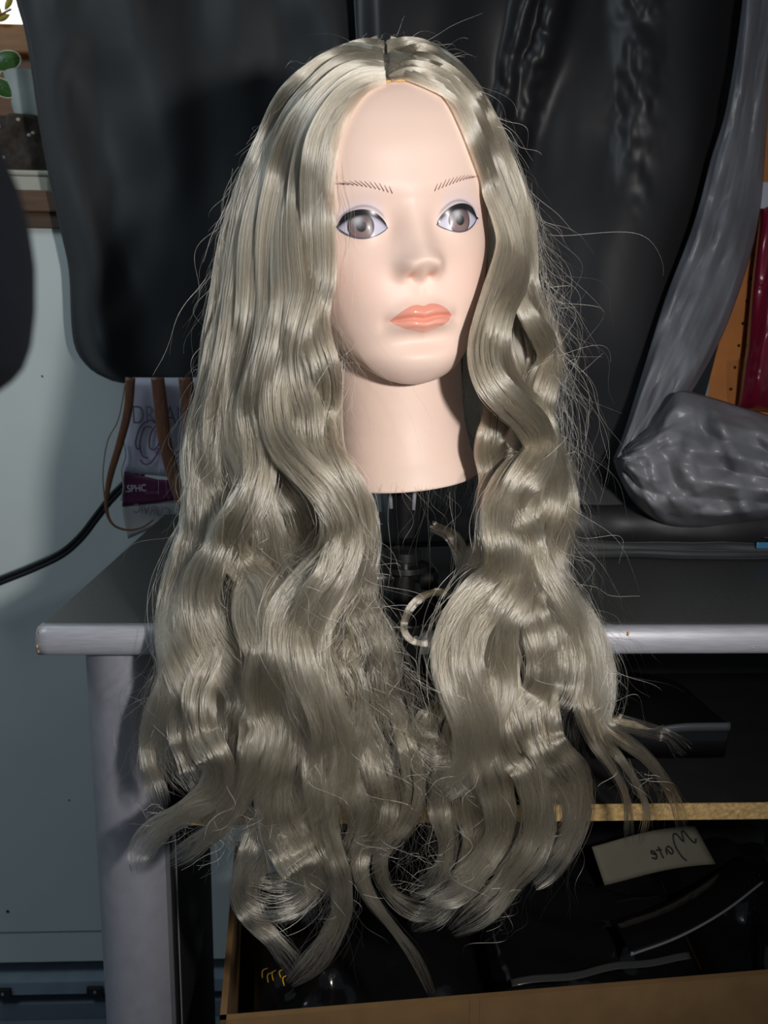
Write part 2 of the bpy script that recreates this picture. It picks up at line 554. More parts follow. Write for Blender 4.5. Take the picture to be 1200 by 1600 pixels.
# rounded silver edge
n = 14
prof = [(0.006, ZD - 0.0002)]
for k in range(n + 1):
    t = math.pi / 2 - math.pi * k / n
    prof.append((-0.002 - 0.0075 * math.cos(t) ** 0.8 if math.cos(t) > 0 else -0.002, ZD - TH / 2 + (TH / 2) * math.sin(t)))
prof.append((0.006, ZD - TH))
xs = np.linspace(XL, XR, 160)
G = np.array([[(x, y + 0.0001 * math.sin(x * 90), z) for (y, z) in prof] for x in xs])
eo = grid_obj('front_edge', G, M['silver'], desk, solid=0.0008, offset=-1)
eo2 = mesh_obj('edge_end', [(XL, y, z) for (y, z) in prof], [tuple(range(len(prof)))], M['silverleg'], desk, False)
for (u, v, s, mt) in ((982, 990, 0.0016, 'rawwood'), (62, 988, 0.0012, 'rawwood'), (58, 1010, 0.0016, 'rawwood'), (1177, 1012, 0.0007, 'whitecard'), (60, 1018, 0.0012, 'rawwood')):
    c = at(u, v, -0.0098)
    bm = bmesh.new()
    bmesh.ops.create_icosphere(bm, subdivisions=1, radius=1)
    for w in bm.verts:
        w.co = Vector(c) + Vector((w.co.x * s * 0.6, w.co.y * 0.0006, w.co.z * s)) * float(rng.uniform(0.7, 1.2))
    bm_obj('edge_chip', bm, M[mt], desk)
# silver leg, bowed front
lx0, lx1 = float(at(128, 1024, 0.012)[0]), float(at(241, 1024, 0.012)[0])
mid, hw = (lx0 + lx1) / 2, (lx1 - lx0) / 2
ts = np.linspace(-1, 1, 21)
lp = [(mid + hw * t, 0.020 - 0.016 * (1 - abs(t) ** 2.4)) for t in ts] + [(lx1, 0.035), (lx0, 0.035)]
V = [(x, y, z) for z in (0.0, ZD - TH) for (x, y) in lp]
nn = len(lp)
fs = [(k, (k + 1) % nn, nn + (k + 1) % nn, nn + k) for k in range(nn)] + [tuple(range(nn))[::-1], tuple(range(nn, 2 * nn))]
lg = mesh_obj('leg', V, fs, M['silverleg'], desk)
md = lg.modifiers.new('e', 'EDGE_SPLIT')
md.split_angle = math.radians(35)
# black side panel receding behind the leg, with a groove and edging
box_obj('side_panel', (lx1 - 0.016, 0.035, 0.0), (lx1 + 0.001, 0.21, ZD - TH), M['blackmatte'], desk, 0.0008)
box_obj('panel_edging', (lx1 + 0.001, 0.036, 0.0), (lx1 + 0.0022, 0.044, ZD - TH), M['black'], desk)
box_obj('panel_edging', (lx1 + 0.001, 0.050, 0.0), (lx1 + 0.0018, 0.0515, ZD - TH), M['silverleg'], desk)
# chipboard shelf below, black back board, far side panel
sz1 = float(at(900, 1258, 0.03)[2])
sz0 = float(at(900, 1283, 0.03)[2])
sh = box_obj('shelf', (lx1 + 0.001, 0.0315, sz0), (XR - 0.02, 0.30, sz1), M['blackmatte'], desk)
box_obj('shelf_edge', (lx1 + 0.001, 0.030, sz0), (XR - 0.02, 0.0315, sz1), M['chip'], sh)
box_obj('back_board', (-0.06, 0.30, sz0 - 0.01), (XR - 0.02, 0.312, ZD - TH), M['blackmatte'], desk)
box_obj('lower_back', (-0.06, 0.30, 0.0), (XR - 0.02, 0.312, sz0 - 0.01), M['blackmatte'], desk)
box_obj('side_panel', (XR - 0.02, 0.0, 0.0), (XR - 0.003, 0.30, ZD - TH), M['blackmatte'], desk, 0.0008)
c = at(1135, 1030, 0.02)
box_obj('runner', (c[0], 0.02, ZD - TH - 0.008), (c[0] + 0.3, 0.06, ZD - TH), M['black'], desk, 0.0005)

# black plastic sleeve lying on the shelf in the upper compartment
sl = empty('plastic_sleeve', (0.25, 0.15, sz1))
tag(sl, 'dark plastic sleeve with a grey lip on the chipboard shelf', 'sleeve')
u_, v_ = np.meshgrid(np.linspace(0, 1, 40), np.linspace(0, 1, 30))
a0, a1 = at(930, 1140, 0.10), at(1140, 1134, 0.10)
b1 = at(1105, 1075, 0.18)
zt_ = a0[2]
G = np.stack([a0[0] + (a1[0] - a0[0]) * u_ - 0.02 * v_ * u_, 0.10 + 0.14 * v_, sz1 + (zt_ - sz1) * (1 - 0.15 * v_) + 0.012 * np.sin(np.pi * v_) + crumple(u_, v_, 5, (10,), (0.004,))], -1)
grid_obj('top_sheet', G, M['blackfilm'], sl, solid=0.001)
G2 = np.stack([G[0, :, 0], G[0, :, 1], G[0, :, 2]], -1)
row = np.stack([G2 + np.array([0, -0.001, 0.004]), G2 + np.array([0, -0.002, 0.0]), G2 + np.array([0, -0.0015, -0.004])])
grid_obj('lip', row, mat('lip_film', lin(62, 65, 70), 0.35), sl, solid=0.0006)
row = np.stack([G2 + np.array([0, -0.0005, -0.004]), np.stack([G2[:, 0], G2[:, 1] + 0.004, np.full(len(G2), sz1 + 0.001)], -1)])
grid_obj('front_sheet', row, M['blackfilm'], sl, solid=0.001)

# ------------------------------------------------------------------ cardboard box with black bags
ZB = 0.43
A_ = at_z(343, 1594, ZB)
B_ = at_z(1200, 1522, ZB)
dirx = (B_ - A_) / np.linalg.norm(B_ - A_)
diry = np.array([-dirx[1], dirx[0], 0])
W_, DP = 0.60, 0.235
bx = empty('cardboard_box', (A_[0] + 0.3, A_[1] + 0.12, 0.0))
tag(bx, 'open brown cardboard box holding black plastic packages under the desk', 'box')


def wallbox(name, p, q, th, z0, z1, m):
    p, q = np.array(p), np.array(q)
    d = (q - p) / np.linalg.norm(q - p)
    nrm = np.array([-d[1], d[0], 0]) * th
    V = []
    for z in (z0, z1):
        for k in (p, q, q + nrm, p + nrm):
            V.append((k[0], k[1], z))
    return mesh_obj(name, V, [(0, 1, 2, 3), (7, 6, 5, 4), (0, 4, 5, 1), (1, 5, 6, 2), (2, 6, 7, 3), (3, 7, 4, 0)], m, bx, False)


Bx = A_ + dirx * W_
Cx = Bx + diry * DP
Dx = A_ + diry * DP
th = 0.005
wallbox('front_panel', A_, Bx, th, 0.0, ZB, M['card'])
wallbox('back_panel', Cx, Dx, th, 0.0, 0.36, M['card'])
wallbox('left_panel', Dx, A_, th, 0.0, ZB, M['card'])
wallbox('right_panel', Bx, Cx, th, 0.0, ZB, M['card'])
mesh_obj('bottom_panel', [(*A_[:2], 0.002), (*Bx[:2], 0.002), (*Cx[:2], 0.002), (*Dx[:2], 0.002)], [(0, 1, 2, 3)], M['card'], bx, False)
# score line on the front panel top (a crease at the middle)
pm = at_z(742, 1560, ZB)
pmm = A_ + dirx * float(np.dot(pm - A_, dirx))
for s in (-0.004, 0.004):
    q = pmm + dirx * s - diry * 0.0006
    wallbox('crease', q, q + dirx * 0.0014, 0.0012, ZB - 0.05, ZB - 0.0005, M['card'])


def package(name, label, sc_, dc, zc, lx, ly, lz, rz, tilt, seed, m, amp=0.006, n=46):
    """A crumpled pillow-shaped plastic package, placed in box coordinates."""
    c = A_ + dirx * sc_ + diry * dc
    rz = rz + math.atan2(dirx[1], dirx[0])
    root = empty(name, (c[0], c[1], zc - lz))
    tag(root, label, 'package', 'black plastic packages in the box')
    u, v = np.meshgrid(np.linspace(0, 1, n), np.linspace(0, 1, n))
    e = (np.clip(1 - (2 * u - 1) ** 4, 0, 1) * np.clip(1 - (2 * v - 1) ** 4, 0, 1)) ** 0.5
    cr = crumple(u, v, seed, (14,), (amp * 0.7,), 2.0) + crease(u, v, seed + 50, 8, 2.5, 7.0, amp * 0.5)
    outs = []
    for sgn in (1, -1):
        z = sgn * lz * e + cr * e * (1 if sgn > 0 else 0.3)
        x = (u - 0.5) * lx
        y = (v - 0.5) * ly
        zz = z + math.tan(tilt) * y
        X = c[0] + x * math.cos(rz) - y * math.sin(rz)
        Yy = c[1] + x * math.sin(rz) + y * math.cos(rz)
        outs.append(np.stack([X, Yy, zc + zz], -1))
    grid_obj('film_front', outs[0], m, root)
    grid_obj('film_back', outs[1], m, root, flip=True)
    tube_obj('seam', outs[0][0], 0.0012, M['blackfilm'], root, 6)
    return root, outs[0]


package('wig_package', 'crumpled glossy black package below the hanging curls', 0.125, 0.118, 0.372, 0.205, 0.195, 0.032, 0.0, 0.30, 11, M['blackfilm'], 0.012)
package('wig_package', 'flat black package under the handwritten note', 0.335, 0.118, 0.376, 0.195, 0.195, 0.028, 0.0, 0.30, 12, M['blackfilm'], 0.009)
package('wig_package', 'black package slumped at the far end of the cardboard box', 0.510, 0.118, 0.366, 0.135, 0.195, 0.030, 0.0, 0.30, 13, M['blackfilm'], 0.010)
# clear sleeve edge with bright seam
cl = empty('clear_sleeve', at_z(1080, 1450, 0.41))
tag(cl, 'clear plastic sleeve with a beaded seam in the cardboard box', 'sleeve')
pa = catmull([at_z(985, 1492, 0.425), at_z(1060, 1464, 0.428), at_z(1130, 1425, 0.430), at_z(1192, 1378, 0.432)], 40)
tube_obj('seam', pa, 0.0011, mat('seam_gloss', lin(110, 112, 114), 0.12), cl, 8)
tube_obj('bead_row', pa + np.array([0, 0.008, 0.0015]), 0.0006 + 0.0004 * (np.arange(40) % 2), mat('bead_gloss', lin(90, 92, 94), 0.12), cl, 6)
uu = np.linspace(0, 1, 12)
G = np.array([pa + np.array([-0.004, 0.045, -0.004]) * t + np.array([0, 0, 0.006 * math.sin(t * 3)]) for t in uu])
grid_obj('sheet', G, M['blackfilm'], cl, solid=0.0004)
fl2 = empty('clear_film_strip', at_z(830, 1540, 0.43))
tag(fl2, 'strip of clear film lying along the front of the cardboard box', 'film')
pa = catmull([at_z(800, 1542, 0.418), at_z(890, 1530, 0.420), at_z(980, 1514, 0.420), at_z(1080, 1500, 0.418)], 30)
G = np.array([pa + np.array([0, 0.006, 0.002]) * t for t in np.linspace(0, 1, 6)])
G[..., 2] += 0.0012 * np.sin(np.arange(30) * 0.5)[None, :]
grid_obj('sheet', G, mat('dull_film', lin(60, 62, 60), 0.15), fl2, solid=0.0004)
# handwritten note
nt_ = empty('paper_note', at_z(1030, 1330, 0.44))
tag(nt_, 'grey paper note with upside-down handwriting among the black packages', 'note')
q0, q1, q2, q3 = [at_z(*k, zz) for k, zz in (((1085, 1290), 0.462), ((1118, 1350), 0.430), ((945, 1380), 0.430), ((925, 1320), 0.462))]
uu, vv = np.meshgrid(np.linspace(0, 1, 16), np.linspace(0, 1, 10))
G = (q0 * (1 - uu)[..., None] + q3 * uu[..., None]) * (1 - vv)[..., None] + (q1 * (1 - uu)[..., None] + q2 * uu[..., None]) * vv[..., None]
G[..., 2] += 0.003 * np.sin(uu * 4)
grid_obj('sheet', G, M['paper'], nt_, solid=0.0006)


def ink_stroke(name, pts_uv, r, parent, plane, m):
    """plane: (origin, ex, ey, normal) mapping 2-D strokes onto a sheet."""
    o_, ex, ey, nn_ = plane
    p = catmull(np.array(pts_uv, float), max(10, len(pts_uv) * 5))
    P = o_ + p[:, :1] * ex + p[:, 1:2] * ey + nn_ * 0.0012
    return tube_obj(name, P, r, m, parent, 6, up=tuple(nn_))


exn = (q3 - q0) / np.linalg.norm(q3 - q0)          # writing runs from the far corner towards the hair: upside down for us
eyn = (q1 - q0) / np.linalg.norm(q1 - q0)
nn_ = np.cross(exn, eyn)
nn_ = nn_ if nn_[2] > 0 else -nn_
plane = (q0 + nn_ * 0.002, exn, eyn, nn_)
s = 0.026
for stroke in ([(0.45, 0.75), (0.62, 1.0), (0.80, 0.75), (0.95, 0.22), (1.12, 0.25), (1.3, 0.8), (1.5, 0.28), (1.75, 0.35), (1.95, 0.95), (1.9, 1.6), (1.75, 1.9)],
               [(2.55, 0.95), (2.35, 0.9), (2.25, 1.2), (2.45, 1.35), (2.6, 1.0), (2.72, 1.35)],
               [(3.0, 0.8), (3.05, 1.5)], [(2.9, 1.0), (3.25, 0.98)],
               [(3.4, 1.2), (3.6, 1.1), (3.5, 0.95), (3.36, 1.2), (3.5, 1.45), (3.7, 1.35)]):
    ink_stroke('ink_stroke', [(x * 0.0175, y * 0.0165) for x, y in stroke], 0.0007, nt_, plane, M['inkd'])
# few hair tips at the box corner, their golden light painted as colour
gf = empty('lit_hair_tips', at_z(450, 1535, 0.42))
tag(gf, 'tuft of curved hair tips painted gold as lit in the box corner', 'hair tips')
for (u, v, u2, v2) in ((410, 1528, 428, 1494), (419, 1535, 432, 1500), (427, 1532, 436, 1496), (439, 1528, 444, 1500), (444, 1540, 452, 1505)):
    p, q = at_z(u, v, 0.44), at_z(u + (u2 - u) * 0.45, v + (v2 - v) * 0.45, 0.447)
    tube_obj('fibre', catmull([q, (p + q) / 2 + np.array([-0.002, 0, 0.002]), p], 10), np.linspace(0.0002, 0.0005, 10), M['gold'], gf, 6)

# ------------------------------------------------------------------ hanging cloth bags
nzc = VNoise(21)


def sheet(name, vs, left, right, Yf, mt, parent, nu=90, nv=120, solid=0.004):
    v = np.linspace(vs[0], vs[-1], nv)
    l = np.interp(v, [k[0] for k in left], [k[1] for k in left])
    r = np.interp(v, [k[0] for k in right], [k[1] for k in right])
    s_, vv = np.meshgrid(np.linspace(0, 1, nu), v)
    U = l[:, None] + (r - l)[:, None] * s_
    Y = Yf(U, vv, s_)
    G = at(U, vv, Y)
    G[..., 2] = np.maximum(G[..., 2], ZD + 0.003)
    return grid_obj(name, G, mt, parent, solid=solid)


b1_ = empty('garment_bag', at(330, 600, 0.40))
tag(b1_, 'matte black cloth garment bag with a rounded lower corner', 'garment bag', 'black garment bags')
lefts = [(-380, -30), (-90, 8), (0, 28), (60, 44), (180, 62), (270, 78), (350, 95), (420, 110), (500, 114), (535, 118), (555, 126), (570, 138), (580, 150), (588, 166), (594, 182), (599, 215), (601, 262)]


def yf1(U, V, s_):
    fold = 0.010 * np.sin((U - 0.35 * V) / 46.0) + 0.006 * np.sin((U - 0.1 * V) / 23.0 + 1.3)
    fold += 0.014 * nzc(U / 140.0, V / 190.0) + 0.004 * nzc(U / 40, V / 70, 3.3)
    e = smoothstep(0.0, 0.10, s_)
    return 0.425 + 0.010 * (1 - e) + fold * e


sheet('bag_front', (-380, 601), lefts, [(-90, 640), (601, 640)], yf1, M['cloth'], b1_, 110, 130, 0.005)
hem = catmull([(k[1], k[0]) for k in lefts], 90)
s0 = np.zeros(90)
tube_obj('hem', at(hem[:, 0], hem[:, 1], 0.436), 0.0022, M['cloth'], b1_, 8)
tube_obj('hem', at(np.linspace(255, 640, 40), np.full(40, 599.0), 0.425 + 0.010 * np.sin((np.linspace(255, 640, 40) - 210) / 46.0)), 0.0022, M['cloth'], b1_, 8)

b2_ = empty('garment_bag', at(900, 860, 0.25))
tag(b2_, 'glossy black garment bag draped onto the desk with satin side painted grey for its sheen', 'garment bag', 'black garment bags')
rights = [(-380, 1236), (-90, 1222), (100, 1202), (200, 1196), (330, 1184), (430, 1160), (520, 1126), (590, 1108), (650, 1092), (740, 1080), (872, 1200)]


def yf2(U, V, s_):
    base = 0.375 - 0.145 * smoothstep(350, 880, V) ** 1.2
    ph = (U + 0.12 * V) / 1.0
    fold = 0.016 * np.sin(ph / 62.0 + 0.4) + 0.007 * np.sin(ph / 27.0 + 2.0) * nzc(U / 150, V / 200, 1.7)
    fold += 0.010 * nzc(U / 120.0, V / 200.0, 5.0)
    for (ua, ub, wd2, am, sd) in ((822, -0.22, 15, 0.016, 3), (866, -0.26, 22, 0.022, 4), (1000, -0.05, 30, 0.010, 5)):
        dd = (U - (ua + ub * V)) / wd2
        k_ = np.exp(-dd * dd) * smoothstep(420, 120, V)
        fold = fold - am * k_ * (1 + 0.45 * nzc(U / 30, V / 45, sd)) - 0.0025 * k_ * nzc(U / 12, V / 18, sd + 5)
    return base + fold * smoothstep(0, 0.06, s_) * (1 - 0.5 * smoothstep(600, 860, V))


sheet('bag_front', (-380, 866), [(-90, 548), (866, 600)], rights, yf2, M['drape'], b2_, 220, 240, 0.004)


# satin side fold, its sheen put into a lighter grey: crumpled facets
def ribbon(name, pl, pr, Yf, amp, seed, mt, parent, nu=70, nv=150, cells=(26, 90), solid=0.002):
    L_ = catmull(pl, nv)
    R_ = catmull(pr, nv)
    s_, t_ = np.meshgrid(np.linspace(0, 1, nu), np.linspace(0, 1, nv))
    UV = L_[:, None] * (1 - s_[..., None]) + R_[:, None] * s_[..., None]
    e = np.minimum(1, np.minimum(s_, 1 - s_) * 9)
    Y = Yf(UV[..., 0], UV[..., 1], s_) - e * crease(s_ * 0.3, t_, seed, 10, 5.0, 13.0, amp)
    return grid_obj(name, at(UV[..., 0], UV[..., 1], Y), mt, parent, solid=solid)


yfold = lambda U, V, s_: 0.335 - 0.150 * smoothstep(330, 880, V) ** 1.2 - 0.012 * np.sin(np.pi * s_) + 0.035 * s_
ribbon('lit_side_fold', [(1190, -380), (1168, -60), (1140, 150), (1112, 250), (1085, 350), (1040, 470), (1003, 590), (975, 680), (960, 716)],
       [(1240, -380), (1230, -60), (1206, 100), (1197, 200), (1186, 330), (1162, 430), (1120, 540), (1062, 640), (1000, 722)], yfold, 0.018, 31, M['satin'], b2_, cells=(60, 200))
# folded-over bottom of the bag on the desk
P_l = [(958, 716), (972, 690), (1010, 668), (1040, 640), (1060, 612)]
tops = catmull([(960, 716), (985, 692), (1022, 662), (1046, 628), (1064, 612), (1110, 622), (1160, 638), (1230, 660), (1300, 690)], 90)
bots = catmull([(960, 720), (970, 748), (990, 782), (1016, 806), (1050, 822), (1100, 824), (1160, 816), (1230, 806), (1300, 800)], 90)
s_, t_ = np.meshgrid(np.linspace(0, 1, 90), np.linspace(0, 1, 70))
UV = tops[None] * (1 - t_[..., None]) + bots[None] * t_[..., None]
puff = np.sin(np.pi * np.clip(t_, 0, 1)) ** 0.6 * smoothstep(0, 0.12, s_)
Y = 0.225 - 0.05 * puff - crease(s_ * 1.6, t_, 41, 9, 2.0, 5.5, 0.011) * np.minimum(1, puff * 2)
fb = grid_obj('folded_bottom', at(UV[..., 0], UV[..., 1], Y), M['satin'], b2_, solid=0.002)
xx = np.linspace(float(at(880, 870, 0.21)[0]), 0.62, 90)
nh = VNoise(9)
for (yy, zz, r, fl_, mt) in ((0.238, ZD + 0.020, 0.0185, 1.5, 'drape'), (0.208, ZD + 0.0075, 0.0055, 1.3, 'cloth'), (0.194, ZD + 0.0052, 0.0038, 1.2, 'cloth')):
    pth = np.stack([xx, yy - 0.06 * (xx - 0.22) + 0.006 * nh(xx * 22, yy * 90), zz + 0.05 * r + 0 * xx], -1)
    rr_ = r * (0.86 + 0.13 * nh(xx * 30, 3.0 + yy * 50, 0.5))
    pts = tube_pts(pth, rr_, 18, fl_, up=(0, 0, 1))
    ang = np.arange(18)[None] + 0 * xx[:, None]
    pts += (0.10 * r * nh(xx[:, None] * 40, ang * 0.8, yy * 10))[..., None] * np.array([0, 1, 0.6])
    pts[..., 2] = np.maximum(pts[..., 2], ZD + 0.0006)
    grid_obj('hem_fold', pts, M[mt], b2_, wrap=True)
bt = empty('blue_reflection', at(1186, 850, 0.19))  # stands in for a small blue reflection, built as plate and loop
c = at(1186, 848, 0.2005)
bt.location = c
tag(bt, 'small blue reflection modelled as a plate on the black bag hem', 'reflection')
box_obj('reflection_plate', c + np.array([-0.008, -0.012, -0.003]), c + np.array([0.012, -0.010, 0.003]), M['blue'], bt, 0.0008)
tube_obj('reflection_loop', catmull([c + np.array([0.006, -0.011, 0.002]), c + np.array([0.010, -0.006, 0.006]), c + np.array([0.006, 0.004, 0.004])], 10), 0.0004, M['blue'], bt, 6)

# pegboard and burgundy package at the edge
YPG = 0.45
pg0, pg1 = at(1100, 640, YPG), at(1240, 380, YPG)
pgb = empty('pegboard', (pg0[0] + 0.05, YPG, ZD))
tag(pgb, 'orange-brown pegboard with dark holes behind the burgundy package', 'pegboard')
box_obj('board', (pg0[0] + 0.003, YPG, ZD), (pg0[0] + 0.40, YPG + 0.012, 1.5), M['peg'], pgb, 0.001)
box_obj('metal_strip', (pg0[0] - 0.006, YPG - 0.003, ZD), (pg0[0] + 0.003, YPG + 0.014, 1.3), M['silverleg'], pgb, 0.0008)
ph0 = at(1142, 608, YPG)
for i in range(9):
    for j in range(2):
        lathe_obj('peg_hole', [(0.0020, -0.002), (0.0020, 0.0002), (0.0004, 0.0003)], (ph0[0] + 0.0012 * i * 2 + j * 0.026, YPG, ph0[2] + i * 0.0262), M['hole'], pgb, 10, (0, -1, 0))
bp = empty('hair_package', at(1200, 640, 0.40))
tag(bp, 'glossy burgundy hair package hanging in front of the pegboard', 'package')
u, v = np.meshgrid(np.linspace(0, 1, 50), np.linspace(0, 1, 70))
Lp = np.interp(v[:, 0], [0, 0.35, 0.7, 1.0], [1190, 1176, 1166, 1154])
U = Lp[:, None] + u * 150
Vv = 318 + v * (640 - 318) + 8 * u
e = (np.clip(1 - (2 * u - 1) ** 4, 0, 1) * np.clip(1 - (2 * v - 1) ** 6, 0, 1)) ** 0.5
cr = crumple(u, v * 1.5, 51, (14, 40), (0.006, 0.002), 1.5) + 0.003 * np.sin(u * 30 + 3 * v)
grid_obj('satin_front', at(U, Vv, 0.425 - 0.025 * e - cr * e), M['burgundy'], bp)
grid_obj('satin_back', at(U, Vv, 0.425 + 0.008 * e), M['burgundy'], bp, flip=True)
grid_obj('clear_flap', at(np.array([[1152, 1170, 1200], [1152, 1168, 1200]]), np.array([[560.0, 560, 560], [646, 650, 655]]), 0.395), M['film'], bp)
box_obj('header_card', at(1186, 326, 0.42) + np.array([0, -0.002, 0]), at(1330, 288, 0.42) + np.array([0, 0.002, 0]), M['whitecard'], bp, 0.0005)

# ------------------------------------------------------------------ hanging hair-extension packet on the wall
YK = 0.40
pk = empty('extension_packet', at(250, 830, YK + 0.03))
tag(pk, 'clear hair-extension packet with white card and purple band on the wall', 'packet')


def panel(name, corners, m, n=12, bow=0.004, off=0.0, solid=0.0008):
    (a, b_, c_, d_) = [np.array(k, float) for k in corners]         # tl tr br bl in pixels
    u, v = np.meshgrid(np.linspace(0, 1, n), np.linspace(0, 1, n))
    UV = (a * (1 - u)[..., None] + b_ * u[..., None]) * (1 - v)[..., None] + (d_ * (1 - u)[..., None] + c_ * u[..., None]) * v[..., None]
    return grid_obj(name, at(UV[..., 0], UV[..., 1], YK - off - bow * np.sin(np.pi * u)), m, pk, solid=solid)


panel('card', [(196, 590), (330, 590), (330, 752), (194, 738)], M['whitecard'])
G_u, G_v = np.meshgrid(np.linspace(0, 1, 24), np.linspace(0, 1, 8))
tb = np.interp(G_u, [0, 0.4, 1], [737, 749, 754])
bbm = np.interp(G_u, [0, 0.4, 1], [791, 786, 772])
bnd = grid_obj('purple_band', at(194 - 3 * G_v + G_u * 130, tb * (1 - G_v) + bbm * G_v, YK - 0.001 - 0.004 * np.sin(np.pi * G_u)), M['purple'], pk, solid=0.001)
tb2 = np.interp(G_u, [0, 0.4, 1], [790, 785, 771])
grid_obj('lower_card', at(190 + 10 * G_v + G_u * 120, tb2 * (1 - G_v) + (842 - 52 * G_u) * G_v, YK - 0.004 * np.sin(np.pi * G_u)), mat('frosted_card', lin(176, 178, 176), 0.4), pk, solid=0.0008)
panel('film', [(184, 590), (340, 590), (330, 790), (178, 812)], M['film'], off=0.007, solid=0)
zed = catmull([(193, 690), (196, 712), (190, 735), (193, 760), (189, 782)], 40)
tube_obj('film_edge', at(zed[:, 0], zed[:, 1], YK - 0.004), 0.0009, mat('film_edge', lin(200, 205, 210), 0.1), pk, 6)


def text(name, body, u, v, h_px, m, parent, ytilt=0.0, Y=YK - 0.0065, mirror=False, sx=1.0, extr=0.0002, off=0.0):
    cu = bpy.data.curves.new(name, 'FONT')
    cu.body = body
    p = at(u, v, Y)
    dist = float(np.dot(p - CC, CF))
    cu.size = h_px * dist / F / 0.70
    cu.extrude = extr
    cu.materials.append(m)
    cu.offset = off
    tmp = bpy.data.objects.new(name, cu)
    COL.objects.link(tmp)
    bpy.context.view_layer.update()
    me = bpy.data.meshes.new_from_object(tmp.evaluated_get(bpy.context.evaluated_depsgraph_get()))
    bpy.data.objects.remove(tmp)
    o = bpy.data.objects.new(name, me)
    link(o, parent)
    mw = Matrix.Translation(Vector(p)) @ Matrix.Rotation(math.pi / 2, 4, 'X') @ Matrix.Rotation(ytilt, 4, 'Z') @ Matrix.Diagonal((-sx if mirror else sx, 1, 1, 1))
    o.matrix_basis = pmat(parent).inverted() @ mw
    return o


t1 = text('card_lettering', 'DREAM', 206, 662, 29, M['ink'], pk, 0.0, sx=0.66, off=-0.0004)
t2 = text('band_lettering', '.SPHC', 196, 769, 11, M['inkw'], pk, 0.06, YK - 0.0075, sx=0.8)
text('band_lettering', 'remium', 226, 772, 5, mat('pink_ink', lin(150, 90, 130), 0.6), pk, 0.05, YK - 0.0075)
text('lower_lettering', 'CURVIC', 266, 808, 15, M['ink'], pk, -0.12, YK - 0.0065, mirror=True, sx=0.75)
# big looping script letter
pp = []
for strokes in ([(246, 660), (232, 657), (219, 668), (212, 690), (215, 702), (220, 697)],
                [(238, 668), (226, 668), (219, 688), (219, 702), (224, 714), (231, 715)],
                [(246, 662), (236, 676), (233, 695), (238, 703), (246, 698), (250, 680), (247, 664)],
                [(248, 700), (244, 712), (234, 724), (225, 725), (219, 718)]):
    c = catmull(strokes, 30)
    tube_obj('script_stroke', at(c[:, 0], c[:, 1], YK - 0.0065), 0.00075, M['inkp'], pk, 6)
# loops of brown hair in the packet
for k, (path, w) in enumerate((([(204, 590), (200, 640), (188, 690), (172, 745), (166, 790), (175, 818), (198, 828), (222, 824), (240, 812)], 0.0045),
                               ([(246, 590), (252, 640), (258, 690), (270, 740), (285, 780), (300, 800)], 0.0075),
                               ([(290, 590), (296, 650), (300, 720), (304, 790)], 0.008),
                               ([(196, 600), (185, 655), (168, 690), (161, 740), (164, 790)], 0.0006))):
    c = catmull(path, 50)
    r = w * np.interp(np.linspace(0, 1, 50), [0, 0.5, 0.75, 1], [1.2, 0.85, 0.35, 0.2]) if k == 0 else w
    tube_obj('brown_hair', at(c[:, 0], c[:, 1], YK - 0.014), r, M['brownhair'], pk, 12, 0.4)

# power cable on the wall
cb = empty('power_cable', at(90, 850, YW - 0.02))
tag(cb, 'black twin-core power cable hanging across the white wall', 'cable')
c = catmull([(-60, 928), (0, 904), (50, 884), (95, 862), (125, 836), (150, 804), (172, 776), (196, 752), (240, 720)], 80)
for dv in (0, 8):
    tube_obj('core', at(c[:, 0] + dv * 0.35, c[:, 1] + dv * 0.8, YW - 0.035), 0.0029, M['cable'], cb, 10)

# dark coat close to the lens at the left edge
ct = empty('dark_coat', at(-20, 600, -0.41))
tag(ct, 'dark navy fuzzy cloth hanging blurred at the frame edge', 'coat')
vs = np.linspace(-60, 625, 60)
rt = np.interp(vs, [-60, 150, 190, 260, 330, 400, 480, 540, 580, 605, 625], [-110, -90, -66, -34, -12, 0, 2, -4, -18, -40, -70])
aa = np.linspace(0, 2 * np.pi, 28, endpoint=False)
G = []
for v_, r_ in zip(vs, rt):
    wpx = (r_ + 200) / 2
    cu_ = -200 + wpx
    ctr = at(cu_, v_, -0.41)
    rw = wpx * 0.150 / F
    G.append([ctr + np.array([rw * math.cos(a), 0.012 * math.sin(a) + 0.012, 0.0]) for a in aa])
grid_obj('cloth_body', np.array(G), M['coat'], ct, wrap=True)
tube_obj('side_seam', np.array(G)[4:-4, 20], 0.0004, M['coat'], ct, 6)
# ------------------------------------------------------------------ mannequin head
HS = 0.94
_w = np.array([0.06605309, -0.10291531, 0.22214699])
_a = np.linalg.norm(_w)
_k = _w / _a
_K = np.array([[0, -_k[2], _k[1]], [_k[2], 0, -_k[0]], [-_k[1], _k[0], 0]])
HR = np.eye(3) + math.sin(_a) * _K + (1 - math.cos(_a)) * _K @ _K
HT = np.array([0.03066565, 0.04747815, 0.91857119])
HM = Matrix([[*(HR[i]), HT[i]] for i in range(3)] + [[0, 0, 0, 1]])


def head_world(P):
    """local (x right, y forward, z up) -> world"""
    P = np.asarray(P, float) * np.array([HS, -HS, HS])
    return P @ HR.T + HT


def head_local(W):
    return ((np.asarray(W) - HT) @ HR) / np.array([HS, -HS, HS])


def gs(x, s):
    return np.exp(-0.5 * (x / s) ** 2)


